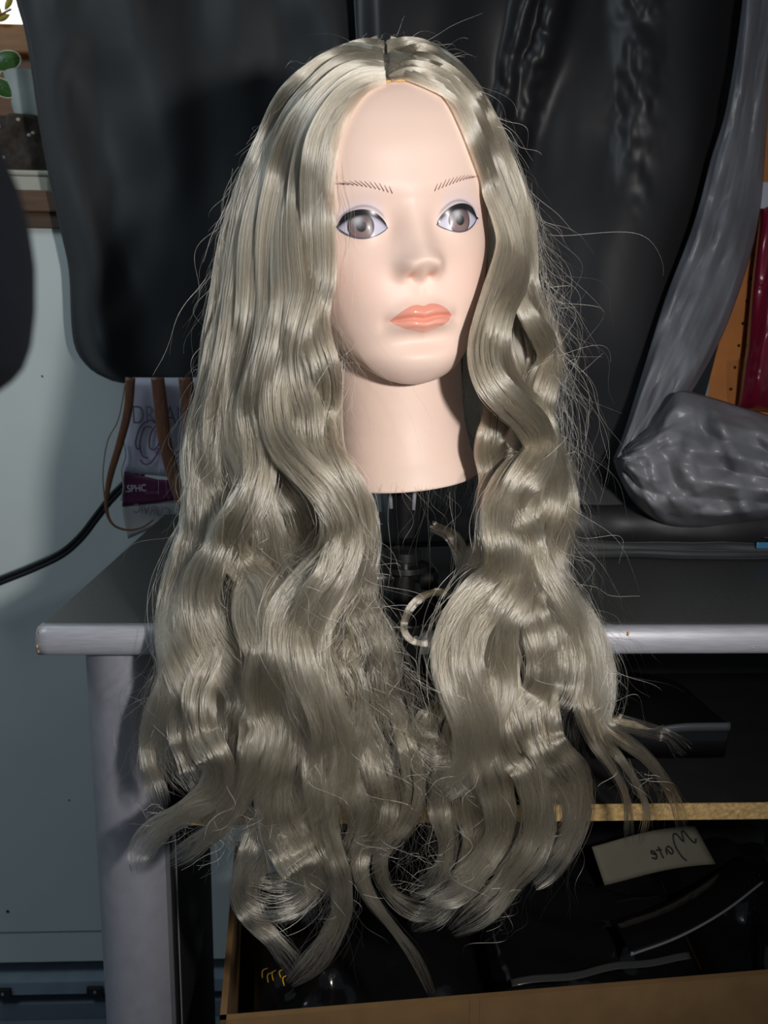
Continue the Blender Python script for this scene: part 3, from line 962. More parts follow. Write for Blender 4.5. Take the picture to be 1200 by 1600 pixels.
_zw = [-.0095, -.0078, -.0045, .000, .006, .014, .024, .036, .050, .064, .080, .100, .120, .140, .160, .175, .188, .199, .207, .211, .2125]
_ww = [.004, .0180, .0290, .0375, .0445, .0510, .0565, .0615, .0655, .0688, .0716, .0735, .0742, .0738, .0712, .0660, .0575, .0460, .0320, .0180, .001]
_zf = [-.0095, -.0078, -.0045, .000, .006, .014, .024, .036, .050, .064, .080, .095, .110, .122, .140, .160, .175, .188, .199, .207, .211, .2125]
_yf = [.056, .067, .0750, .0805, .0845, .0865, .0855, .0860, .0870, .0862, .0852, .0850, .0865, .0880, .0880, .0840, .0770, .0660, .0510, .0340, .0180, .001]
_zb = [-.0095, .03, .06, .10, .14, .165, .185, .200, .209, .2125]
_yb = [.045, .050, .070, .092, .096, .090, .076, .054, .028, .001]


_SM = {}


def sm(x, xs, ys):
    """smooth (monotone cubic) table lookup"""
    key = id(xs), id(ys)
    if key not in _SM:
        X, Yv = np.array(xs), np.array(ys)
        h = np.diff(X)
        d = np.diff(Yv) / h
        m_ = np.zeros(len(X))
        m_[1:-1] = np.where(d[:-1] * d[1:] > 0, 2 * d[:-1] * d[1:] / (d[:-1] + d[1:] + 1e-15), 0)
        m_[0], m_[-1] = d[0], d[-1]
        q = np.linspace(X[0], X[-1], 1600)
        i = np.clip(np.searchsorted(X, q, 'right') - 1, 0, len(h) - 1)
        t = (q - X[i]) / h[i]
        y = (2 * t ** 3 - 3 * t ** 2 + 1) * Yv[i] + (t ** 3 - 2 * t ** 2 + t) * h[i] * m_[i] + (-2 * t ** 3 + 3 * t ** 2) * Yv[i + 1] + (t ** 3 - t ** 2) * h[i] * m_[i + 1]
        ker = np.hanning(61)
        ker /= ker.sum()
        ye = np.concatenate([2 * y[0] - y[30:0:-1], y, 2 * y[-1] - y[-2:-32:-1]])
        _SM[key] = (q, np.maximum(np.convolve(ye, ker, 'valid'), 0.0005))
    q, y = _SM[key]
    return np.interp(x, q, y)


LIPZ = 0.0385                                     # height of the mouth line


def mouth_line(ax):
    t = np.clip(ax / 0.0215, 0, 1.3)
    return LIPZ + 0.0012 * np.exp(-(t / 0.25) ** 2) * -0.6 + 0.0006 * np.sin(np.pi * t) - 0.0010 * t ** 3


def lip_top(ax):
    t = np.clip(ax / 0.0215, 0, 1)
    return mouth_line(ax) + (0.0090 - 0.0008 * np.exp(-(t / 0.13) ** 2)) * (1 - t ** 2.0) ** 0.9


def lip_bot(ax):
    t = np.clip(ax / 0.0205, 0, 1)
    return mouth_line(ax) - 0.0088 * (1 - t ** 2.2) ** 0.8


def feat(x, z):
    ax = np.abs(x)
    d = 0.0
    # nose: ridge growing towards the tip, soft wings, quick fall below
    t = np.clip((0.113 - z) / (0.113 - 0.0755), 0, 1)
    h = 0.0010 + 0.0152 * t ** 1.35
    wd_ = 0.0068 + 0.0032 * t
    below = smoothstep(0.0600, 0.0745, z)
    up = smoothstep(0.122, 0.104, z) * 0 + np.where(z > 0.113, gs(z - 0.113, 0.008), 1.0)
    d = d + h * gs(x, wd_) * below * up
    d = d + 0.0035 * gs(x, 0.0062) * gs(z - 0.0760, 0.0055)
    d = d + 0.0066 * gs(ax - 0.0102, 0.0043) * gs(z - 0.0705, 0.0048)
    d = d - 0.0009 * gs(ax - 0.0165, 0.0034) * gs(z - 0.070, 0.006)
    d = d - 0.0045 * gs(ax - 0.0068, 0.0024) * gs(z - 0.0650, 0.0020)
    d = d + 0.0030 * gs(x, 0.0022) * gs(z - 0.0655, 0.0030)
    # philtrum
    d = d - 0.0010 * gs(x, 0.0026) * gs(z - 0.056, 0.005)
    # lips
    ml = mouth_line(ax)
    side = smoothstep(0.0275, 0.006, ax)
    d = d + side * (0.0068 * gs(z - ml - 0.0042, 0.0036) + 0.0075 * gs(z - ml + 0.0042, 0.0034))
    d = d - 0.0022 * gs(z - ml, 0.0011) * smoothstep(0.0245, 0.0165, ax)
    d = d + 0.0022 * gs(x, 0.020) * gs(z - 0.044, 0.014)
    d = d - 0.0012 * gs(ax - 0.0238, 0.003) * gs(z - ml, 0.0035)
    # chin
    d = d - 0.0026 * gs(x, 0.015) * gs(z - 0.0235, 0.0045)
    d = d + 0.0034 * gs(x, 0.018) * gs(z - 0.0110, 0.0075)
    # eye sockets, eyeballs, brow
    d = d - 0.0075 * gs(ax - 0.0310, 0.0150) * gs(z - 0.0990, 0.0115)
    d = d - 0.0030 * gs(ax - 0.0150, 0.0050) * gs(z - 0.0960, 0.0070)
    d = d + 0.0076 * gs(ax - 0.0330, 0.0095) * gs(z - 0.0982, 0.0078)
    d = d + 0.0014 * gs(ax - 0.0300, 0.0160) * gs(z - 0.1190, 0.0060)
    # cheeks
    d = d + 0.0035 * gs(ax - 0.0380, 0.0160) * gs(z - 0.0650, 0.0170)
    return d


def implicit(x, y, z):
    """<0 inside the head and neck."""
    rise = 0.34 * np.clip(0.068 - y, 0, 0.09) * smoothstep(0.13, 0.02, z)
    zz = z - rise
    w = sm(zz, _zw, _ww)
    front = sm(zz, _zf, _yf)
    back = sm(zz, _zb, _yb)
    ys = y - np.where(y > 0, feat(x, z) * smoothstep(0.0, 0.05, y), 0)
    L_ = np.where(ys > 0, front, back)
    n = 2.5
    f1 = ((np.abs(x) / w) ** n + (np.abs(ys) / L_) ** n) ** (1 / n) - 1
    f1 = f1 * np.minimum(w, L_)
    f1 = np.where((zz < -0.0093) | (zz > 0.2123), np.maximum(f1, 0.01), f1)
    # neck, flaring to the cut base
    zn = np.clip(z, -0.09, 0.05)
    rx = np.interp(zn, [-.090, -.080, -.065, -.045, -.020, .05], [.0600, .0565, .0525, .0500, .0495, .050])
    ry = rx * 0.98
    yn = y - (0.004 + 0.006 * smoothstep(-0.03, -0.085, z))
    xn = x - 0.003
    f2 = (np.sqrt((xn / rx) ** 2 + (yn / ry) ** 2) - 1) * rx
    f2 = np.where(z > 0.06, 1.0, f2)
    k = 0.006
    hh = np.clip(0.5 + 0.5 * (f2 - f1) / k, 0, 1)
    return f2 * (1 - hh) + f1 * hh - k * hh * (1 - hh)


def solve_r(th, z):
    """largest radius along azimuth th (0 = forward) where the surface is met"""
    s, c = np.sin(th), np.cos(th)
    r = np.full(th.shape, 0.135)
    done = np.zeros(th.shape, bool)
    hi = r.copy()
    step = 0.0020
    cur = r.copy()
    for i in range(67):
        f = implicit(cur * s, cur * c, z)
        new = (f < 0) & ~done
        hi = np.where(new, cur + step, hi)
        done |= new
        cur = np.where(done, cur, cur - step)
        if done.all():
            break
    lo = np.where(done, hi - step, 0.0005)
    hi = np.where(done, hi, 0.0006)
    for i in range(14):
        m_ = (lo + hi) / 2
        ins = implicit(m_ * s, m_ * c, z) < 0
        lo = np.where(ins, m_, lo)
        hi = np.where(ins, hi, m_)
    return lo


def front_y(x, z):
    """front surface height y over (x, z)"""
    x, z = np.broadcast_arrays(np.asarray(x, float), np.asarray(z, float))
    cur = np.full(x.shape, 0.125)
    hi = cur.copy()
    done = np.zeros(x.shape, bool)
    for i in range(62):
        f = implicit(x, cur, z)
        new = (f < 0) & ~done
        hi = np.where(new, cur + 0.002, hi)
        done |= new
        cur = np.where(done, cur, cur - 0.002)
    lo = hi - 0.002
    for i in range(12):
        m_ = (lo + hi) / 2
        ins = implicit(x, m_, z) < 0
        lo = np.where(ins, m_, lo)
        hi = np.where(ins, hi, m_)
    return lo


ZN = -0.0835
zg = np.concatenate([np.linspace(ZN, -0.022, 40, endpoint=False), np.linspace(-0.022, 0.13, 300, endpoint=False), np.linspace(0.13, 0.2122, 90)])
q = np.linspace(-1, 1, 420, endpoint=False)
tg = np.pi * (0.42 * q + 0.58 * np.sign(q) * np.abs(q) ** 3)
TH_, ZG = np.meshgrid(tg, zg)
RG = solve_r(TH_, ZG)
HX, HY = RG * np.sin(TH_), RG * np.cos(TH_)
# round the cut lip of the neck inwards
PTS = np.stack([HX, HY, ZG], -1)
lip = []
for kk, (sc_, dz) in enumerate(((0.90, 0.014), (0.955, 0.004), (0.985, 0.0006))):
    ring = PTS[0].copy()
    ring[:, :2] *= sc_
    ring[:, 2] = ZN + dz - 0.0006
    lip.append(ring)
PTS = np.concatenate([np.array(lip), PTS], 0)
nr, nc = PTS.shape[:2]
head = empty('mannequin_head', (0, 0, 0))
head.matrix_basis = HM
tag(head, 'female mannequin head with painted face wearing a long blonde wig', 'mannequin head')
M['skin'] = vcol_mat('vinyl_skin', 0.48, 0.0, 0.12, 0.35)
M['eyepaint'] = vcol_mat('eye_paint', 0.36, 0.2, 0.0, 0.4)
M['lippaint'] = vcol_mat('lip_paint', 0.22, 0.35)
M['lash'] = mat('lash_paint', lin(34, 32, 36), 0.3)
M['browpaint'] = mat('brow_paint', lin(128, 84, 78), 0.6)
skin_o = grid_obj('head_shell', head_world(PTS), M['skin'], head, wrap=True)
# painted tint: base vinyl, lavender eye shadow, faint blush
x, y, z = PTS[..., 0].ravel(), PTS[..., 1].ravel(), PTS[..., 2].ravel()
skin = np.array(lin(236, 207, 193))
cols = np.tile(skin, (len(x), 1))


def blend(mask, c):
    global cols
    cols = cols * (1 - mask[:, None]) + np.array(c) * mask[:, None]


ax_ = np.abs(x)
fr = y > 0
blend(0.45 * gs(ax_ - 0.040, 0.018) * gs(z - 0.064, 0.016) * fr, lin(240, 198, 182))


# eye contours (ax, z)
def eye_top(ax):
    t = np.clip((ax - 0.0168) / (0.0476 - 0.0168), 0, 1)
    lin_ = 0.0962 + 0.0030 * t
    return lin_ + 0.0080 * np.sin(np.pi * t ** 0.88) ** 0.72


def eye_bot(ax):
    t = np.clip((ax - 0.0168) / (0.0476 - 0.0168), 0, 1)
    lin_ = 0.0962 + 0.0030 * t
    return lin_ - 0.0070 * np.sin(np.pi * t ** 1.15) ** 0.70


te = np.clip((ax_ - 0.0168) / 0.0308, -0.2, 1.2)
upz = z - eye_top(ax_)
sh_mask = np.exp(-np.clip(upz - 0.004, 0, 1) / 0.0045) * (upz > -0.004) * smoothstep(-0.1, 0.25, te) * smoothstep(1.25, 0.95, te)
blend(0.75 * np.clip(sh_mask, 0, 1) * fr, lin(214, 202, 214))
crease = gs(upz - 0.0032 - 0.0012 * np.sin(np.pi * np.clip(te, 0, 1)), 0.00055) * smoothstep(0.0, 0.12, te) * smoothstep(1.05, 0.9, te)
blend(0.60 * crease * fr, lin(110, 96, 102))
lid = smoothstep(0.0, 0.001, upz) * smoothstep(0.0040, 0.0030, upz) * smoothstep(0.02, 0.2, te) * smoothstep(1.02, 0.9, te)
blend(0.40 * lid * fr, lin(178, 164, 158))
# nostril tint, mouth corners
blend(0.55 * gs(ax_ - 0.0068, 0.0018) * gs(z - 0.0655, 0.0014) * fr, lin(214, 140, 112))
blend(0.25 * gs(ax_ - 0.0225, 0.0022) * gs(z - LIPZ, 0.002) * fr, lin(230, 150, 130))
set_paint(skin_o, cols)
HSK = skin_o


def patch(name, X, Z, m, parent, lift, colf=None, flip=False):
    Y = front_y(X, Z)
    P = np.stack([X, Y + lift, Z], -1)
    o = grid_obj(name, head_world(P), m, parent, flip=flip)
    if colf is not None:
        set_paint(o, colf(X.ravel(), Z.ravel()))
    return o


for sgn in (-1, 1):
    t = np.linspace(0, 1, 110)
    axx = 0.0168 + 0.0308 * t
    s = np.linspace(0, 1, 70)
    AX = np.tile(axx, (70, 1))
    ZZ = eye_bot(axx)[None] * (1 - s[:, None]) + eye_top(axx)[None] * s[:, None]
    ic = np.array([0.0322 if sgn > 0 else 0.0342, 0.0979])
    ri = 0.0083

    def eyecol(X, Z):
        AXx = np.abs(X)
        dx, dz = AXx - ic[0], (Z - ic[1]) * 0.94
        r = np.sqrt(dx * dx + dz * dz) / ri
        c = np.tile(np.array(lin(212, 208, 222)), (len(X), 1))
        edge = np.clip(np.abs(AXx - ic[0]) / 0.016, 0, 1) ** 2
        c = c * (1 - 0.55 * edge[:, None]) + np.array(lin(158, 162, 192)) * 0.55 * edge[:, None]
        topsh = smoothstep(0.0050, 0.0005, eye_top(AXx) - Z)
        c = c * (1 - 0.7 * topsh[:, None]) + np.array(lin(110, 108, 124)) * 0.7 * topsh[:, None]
        ang = np.arctan2(dz, dx)
        ir = np.array(lin(112, 92, 94)) * (0.82 + 0.10 * np.sin(ang * 34)[:, None] * smoothstep(.3, .9, r)[:, None])
        low = np.array(lin(158, 132, 130))
        k_ = (gs(dz + 0.0042, 0.0035) * gs(dx, 0.006))[:, None]
        ir = ir * (1 - 0.55 * k_) + low * 0.55 * k_
        ir = np.where((r > 0.80)[:, None], ir * (1 - 0.75 * smoothstep(.80, .95, r))[:, None], ir)
        pu = smoothstep(0.42, 0.34, np.sqrt(dx * dx + dz * dz) / ri)[:, None]
        ir = ir * (1 - pu) + np.array(lin(36, 30, 30)) * pu
        # printed soft glint at the top of the iris
        gl = (gs(dx * sgn + 0.0020, 0.0021) * gs(dz - 0.0034, 0.0024))[:, None]
        ir = ir * (1 - 0.65 * gl) + np.array(lin(218, 220, 226)) * 0.65 * gl
        k2 = smoothstep(1.0, 0.955, r)[:, None]
        c = c * (1 - k2) + ir * k2
        ut = smoothstep(0.0024, 0.0008, eye_top(AXx) - Z)[:, None]
        c = c * (1 - 0.8 * ut) + np.array(lin(46, 44, 50)) * 0.8 * ut
        return c

    eo_ = patch('eye', sgn * AX, ZZ, M['eyepaint'], head, 0.0005, eyecol, flip=(sgn < 0))
    eo_['label'] = 'printed eye with mauve-brown iris and dark pupil'
    # upper lash band, thicker to the outside, with a small wing
    t2 = np.linspace(0.0, 1.06, 90)
    axx = 0.0168 + 0.0308 * t2
    base = np.where(t2 <= 1, eye_top(np.minimum(axx, 0.0476)), 0.0992 - 0.004 * (t2 - 1))
    thick = 0.0006 + 0.0036 * np.clip(t2, 0, 1) ** 0.7 * smoothstep(1.07, 0.82, t2)
    s = np.linspace(0, 1, 8)
    ZZ = (base - 0.0007)[None] * (1 - s[:, None]) + (base + thick - 0.0004)[None] * s[:, None]
    patch('upper_lash_line', sgn * np.tile(axx, (8, 1)), ZZ, M['lash'], head, 0.0008, flip=(sgn < 0))
    axx = 0.0165 + 0.0316 * np.linspace(0, 1, 80)
    base = eye_bot(np.clip(axx, 0.0168, 0.0476))
    th2 = 0.00045 + 0.0008 * np.linspace(0, 1, 80) ** 2
    s = np.linspace(0, 1, 4)
    ZZ = (base - th2)[None] * (1 - s[:, None]) + (base + 0.0002)[None] * s[:, None]
    patch('lower_lash_line', sgn * np.tile(axx, (4, 1)), ZZ, mat('lower_lash', lin(92, 84, 96), 0.4), head, 0.0007, flip=(sgn < 0))
    # eyebrow: printed hair strokes
    bv, bf = [], []
    ns = 12
    for i in range(ns):
        t = i / (ns - 1)
        bx0 = 0.0140 + 0.0285 * t
        bz0 = 0.1158 + 0.0092 * t - 0.0016 * t ** 3
        ln = (0.0064 - 0.0004 * t) * (0.85 if i in (0, 1) else 1.0)
        ang = math.radians(76 - 40 * t - 16 * max(0, t - 0.65) / 0.35)
        for j in range(7):
            f_ = j / 6
            bx_ = bx0 + ln * f_ * math.cos(ang + 0.0) + 0.0006 * math.sin(f_ * 2)
            bz_ = bz0 + ln * f_ * math.sin(ang) - 0.0009 * f_ * f_
            hw_ = 0.00032 * (1 - 0.7 * f_)
            nx, nz_ = -math.sin(ang), math.cos(ang)
            for sd in (-1, 1):
                bv.append((sgn * (bx_ + sd * hw_ * nx), bz_ + sd * hw_ * nz_))
        b0 = i * 14
        for j in range(6):
            f4 = (b0 + 2 * j, b0 + 2 * j + 1, b0 + 2 * j + 3, b0 + 2 * j + 2)
            bf.append(f4 if sgn > 0 else f4[::-1])
    bv = np.array(bv)
    by = front_y(bv[:, 0], bv[:, 1]) + 0.0004
    mesh_obj('eyebrow', head_world(np.stack([bv[:, 0], by, bv[:, 1]], -1)), bf, M['browpaint'], head)

# lips
t = np.linspace(-1, 1, 140)
xx = 0.0213 * t
for nm, top_, bot_ in (('upper_lip', lip_top, mouth_line), ('lower_lip', mouth_line, lip_bot)):
    s = np.linspace(0, 1, 34)
    ax2 = np.abs(xx)
    ZZ = bot_(ax2)[None] * (1 - s[:, None]) + top_(ax2)[None] * s[:, None]

    def lipcol(X, Z, nm=nm):
        d = np.abs(Z - mouth_line(np.abs(X)))
        k_ = np.exp(-d / 0.0009)[:, None]
        c0 = np.array(lin(232, 156, 136)) if nm == 'upper_lip' else np.array(lin(238, 166, 146))
        return c0 * (1 - 0.35 * k_) + np.array(lin(220, 122, 98)) * 0.35 * k_

    lo_ = patch(nm, np.tile(xx, (34, 1)), ZZ, M['lippaint'], head, 0.0003, lipcol)
    lo_['label'] = 'glossy coral painted lip'

# ------------------------------------------------------------------ clamp stand holding the head
nb = head_world([0, 0.004, ZN])
sx, sy = float(nb[0]) + 0.004, 0.045
st = empty('clamp_stand', (sx, sy, ZD))
tag(st, 'black plastic desk clamp stand holding the mannequin head', 'stand')
zt = float(nb[2])
lathe_obj('cone_plug', [(0.0095, 0.036 - 0.036), (0.0098, 0.0), (0.0115, 0.018), (0.0150, 0.046), (0.0175, 0.075), (0.0150, 0.086)], (sx, sy, zt - 0.046), M['black'], st, 32)
for k in range(9):
    a = 2 * math.pi * k / 9 + 0.25
    lng = 0.034 if k % 2 else 0.020
    r0_ = 0.0155
    p = np.array([sx + r0_ * math.cos(a), sy + r0_ * math.sin(a), zt + 0.01])
    tube_obj('rib', np.array([p, p + np.array([-0.001 * math.cos(a), -0.001 * math.sin(a), -lng * 0.5]), p + np.array([-0.0025 * math.cos(a), -0.0025 * math.sin(a), -lng])]), 0.0016 if k % 3 else 0.0024, mat('rib_lit_grey', lin(150, 154, 162), 0.3) if k in (5, 6, 7) else M['black'], st, 8)  # front ribs painted pale, as if catching the light
zf = float(at(634, 885, sy)[2])
lathe_obj('collar', [(0.0095, 0.014), (0.0125, 0.012), (0.0130, 0.006), (0.0105, 0.005), (0.0105, 0.0025), (0.0190, 0.002), (0.0195, -0.002), (0.0120, -0.004)][::-1], (sx, sy, zf), M['black'], st, 36)
lathe_obj('column', [(0.0095, 0.0), (0.0100, 0.002), (0.0090, 0.006), (0.0090, zf + 0.012 - ZD - 0.004)], (sx, sy, ZD + 0.004), M['black'], st, 28)
for (dx, s_) in ((-1, 1), (1, 1)):
    kn = lathe_obj('wing_knob', [(0.0035, 0.006), (0.0040, 0.012), (0.0085, 0.014), (0.0092, 0.018), (0.0085, 0.024), (0.0050, 0.026)], (sx, sy, zf - 0.008), M['black'], st, 20, (dx, -0.25, 0.0))
for dx in (-1, 1):
    tube_obj('brace_arm', catmull([(sx + dx * 0.008, sy, zf - 0.002), (sx + dx * 0.022, sy - 0.006, zf - 0.010), (sx + dx * 0.026, sy - 0.012, ZD + 0.006)], 14), 0.0036, M['black'], st, 10)
box_obj('clamp_plate', (sx - 0.032, -0.013, ZD + 0.0001), (sx + 0.028, sy + 0.02, ZD + 0.0046), M['black'], st, 0.0012)
box_obj('clamp_jaw', (sx - 0.016, -0.0165, ZD - 0.062), (sx + 0.008, -0.0108, ZD + 0.0046), M['black'], st, 0.0012)
box_obj('lower_jaw', (sx - 0.016, -0.0165, ZD - 0.066), (sx + 0.008, 0.024, ZD - 0.060), M['black'], st, 0.0012)
lathe_obj('clamp_screw', [(0.004, -0.05), (0.004, 0.036), (0.010, 0.038), (0.0105, 0.0420)], (sx - 0.004, 0.014, ZD - TH - 0.0425), M['steel'], st, 16)
tube_obj('screw_handle', np.array([(sx - 0.028, 0.014, ZD - 0.108), (sx + 0.02, 0.014, ZD - 0.108)]), 0.0022, M['steel'], st, 10)
for dx in (-0.013, 0.005):
    lathe_obj('bolt', [(0.0024, 0), (0.0022, 0.0018), (0.0006, 0.0022)], (sx + dx, -0.0165, ZD - 0.004), M['steel'], st, 12, (0, -1, 0))
# ------------------------------------------------------------------ the wig
HR_ = np.random.default_rng(2024)


def hair_mat(name, color, rough=0.17, rad=0.30, var=0.42):
    m = bpy.data.materials.new(name)
    m.use_nodes = True
    nt = m.node_tree
    nt.nodes.remove(nt.nodes['Principled BSDF'])
    out = nt.nodes['Material Output']
    h = nt.nodes.new('ShaderNodeBsdfHairPrincipled')
    h.model = 'CHIANG'
    h.parametrization = 'COLOR'
    h.inputs['Color'].default_value = (*color, 1)
    h.inputs['Roughness'].default_value = rough
    h.inputs['Radial Roughness'].default_value = rad
    h.inputs['Random Roughness'].default_value = 0.2
    h.inputs['Coat'].default_value = 0.25
    h.inputs['IOR'].default_value = 1.68
    info = nt.nodes.new('ShaderNodeHairInfo')
    ramp = nt.nodes.new('ShaderNodeValToRGB')
    c = np.array(color)
    ramp.color_ramp.elements[0].color = (*(c * (1 - var)), 1)
    ramp.color_ramp.elements[1].color = (*np.minimum(0.95, c * (1 + var)), 1)
    nt.links.new(info.outputs['Random'], ramp.inputs[0])
    nt.links.new(ramp.outputs[0], h.inputs['Color'])
    nt.links.new(h.outputs[0], out.inputs[0])
    return m


HAIRC = (0.325, 0.255, 0.172)
M['hair'] = hair_mat('blonde_fibre', HAIRC)
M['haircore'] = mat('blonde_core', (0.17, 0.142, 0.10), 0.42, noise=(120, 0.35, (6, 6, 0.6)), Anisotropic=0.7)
M['cap'] = mat('wig_cap', (0.20, 0.165, 0.115), 0.5, noise=(300, 0.3))
M['lace'] = mat('lace_edge', lin(216, 176, 116), 0.6, noise=(500, 0.25), bump=(600, 0.5))

# envelope of the hair: where its front surface hangs, by photo row
_sv = [40, 66, 100, 150, 250, 350, 500, 650, 800, 900, 960, 1020, 1200, 1560]
_suc = [600, 602, 605, 602, 602, 602, 600, 592, 588, 592, 596, 600, 612, 600]
_sW = [80, 110, 165, 205, 240, 262, 290, 305, 318, 345, 355, 375, 440, 440]
_sY = [.058, .058, .056, .055, .052, .050, .048, .044, .036, .018, .004, -.010, -.022, -.026]
_sB = [.004, .022, .046, .066, .084, .090, .088, .086, .080, .070, .062, .054, .046, .044]


def shell(u, v):
    W = np.interp(v, _sv, _sW)
    uc = np.interp(v, _sv, _suc)
    r = np.clip(1 - ((u - uc) / W) ** 2, 0, 1) ** 0.5
    return np.interp(v, _sv, _sY) - np.interp(v, _sv, _sB) * r


def push_out(W, margin=0.0035, it=2):
    """keep points outside head and neck: softly moved out along the surface normal"""
    shp = W.shape
    L = head_local(W.reshape(-1, 3))
    near = np.where((np.abs(L[:, 0]) < 0.085) & (np.abs(L[:, 1]) < 0.12) & (L[:, 2] > ZN) & (L[:, 2] < 0.2122))[0]
    for k in range(it):
        if not len(near):
            break
        q_ = L[near]
        f = implicit(q_[:, 0], q_[:, 1], q_[:, 2])
        sel = f < margin
        near, q_, f = near[sel], q_[sel], f[sel]
        if not len(near):
            break
        e = 0.0012
        g = np.stack([implicit(q_[:, 0] + e, q_[:, 1], q_[:, 2]) - f, implicit(q_[:, 0], q_[:, 1] + e, q_[:, 2]) - f,
                      implicit(q_[:, 0], q_[:, 1], np.minimum(q_[:, 2] + e, 0.2121)) - f], -1) / e
        g2 = np.maximum((g * g).sum(1), 0.2)
        goal = margin * np.exp(np.clip(f, -0.03, margin) / margin * 0.35 - 0.35) if k == 0 else np.maximum(f, margin * 0.4)
        st_ = np.clip((goal - f) / g2, 0, 0.02)
        L[near] = q_ + g * st_[:, None]
    P = L * np.array([HS, -HS, HS])
    return (P @ HR.T + HT).reshape(shp)


_yc = np.arange(-0.10, 0.13, 0.0025)


def head_depth(u, v):
    """depth where the view ray first meets the head, else large"""
    out = np.full(u.shape, 9.0)
    Wp = at(u[:, None], v[:, None], _yc[None])
    L = head_local(Wp.reshape(-1, 3))
    f = implicit(L[:, 0], L[:, 1], L[:, 2]).reshape(Wp.shape[:2])
    f = np.where((L[:, 2] < ZN).reshape(f.shape), 1.0, f)
    hit = f < 0.001
    has = hit.any(1)
    out[has] = _yc[hit.argmax(1)[has]]
    return out


def frame(P, u=None, v=None):
    T = np.gradient(P, axis=0)
    T /= np.linalg.norm(T, axis=1)[:, None] + 1e-12
    vw = P - CC
    vw /= np.linalg.norm(vw, axis=1)[:, None]
    S = np.cross(T, vw)
    S /= np.linalg.norm(S, axis=1)[:, None] + 1e-9
    if u is not None:
        # lie in the hanging surface rather than facing the viewer
        d = 16.0
        tl = at(u + d, v, shell(u + d, v)) - at(u - d, v, shell(u - d, v))
        tl /= np.linalg.norm(tl, axis=1)[:, None]
        tl = tl - T * (tl * T).sum(1)[:, None]
        ok = np.linalg.norm(tl, axis=1)
        tl /= ok[:, None] + 1e-9
        tl = np.where(((tl * S).sum(1) < 0)[:, None], -tl, tl)
        k_ = (smoothstep(0.35, 0.8, ok) * 0.85)[:, None]
        S = S * (1 - k_) + tl * k_
        ker = np.hanning(15)
        ker /= ker.sum()
        S = np.stack([np.convolve(np.pad(S[:, j], 7, mode='edge'), ker, 'valid') for j in range(3)], -1)
        S -= T * (S * T).sum(1)[:, None]
        S /= np.linalg.norm(S, axis=1)[:, None] + 1e-9
    N = np.cross(S, T)
    N = np.where(((N * vw).sum(1) > 0)[:, None], -N, N)
    return T, S, N


def curves_obj(name, pts, rad, m, parent):
    """pts (n, k, 3), rad (n, k)"""
    n, k = pts.shape[:2]
    hc = bpy.data.hair_curves.new(name)
    hc.add_curves([k] * n)
    hc.attributes['position'].data.foreach_set('vector', pts.astype(np.float32).ravel())
    ra = hc.attributes.get('radius') or hc.attributes.new('radius', 'FLOAT', 'POINT')
    ra.data.foreach_set('value', rad.astype(np.float32).ravel())
    hc.materials.append(m)
    return link(bpy.data.objects.new(name, hc), parent)


wig = empty('wig', (0, 0, 0))
wig.location = HT
tag(wig, 'long wavy ash-blonde wig with centre parting on the mannequin head', 'wig')
NLOCK = [0]
STRANDS = [0]


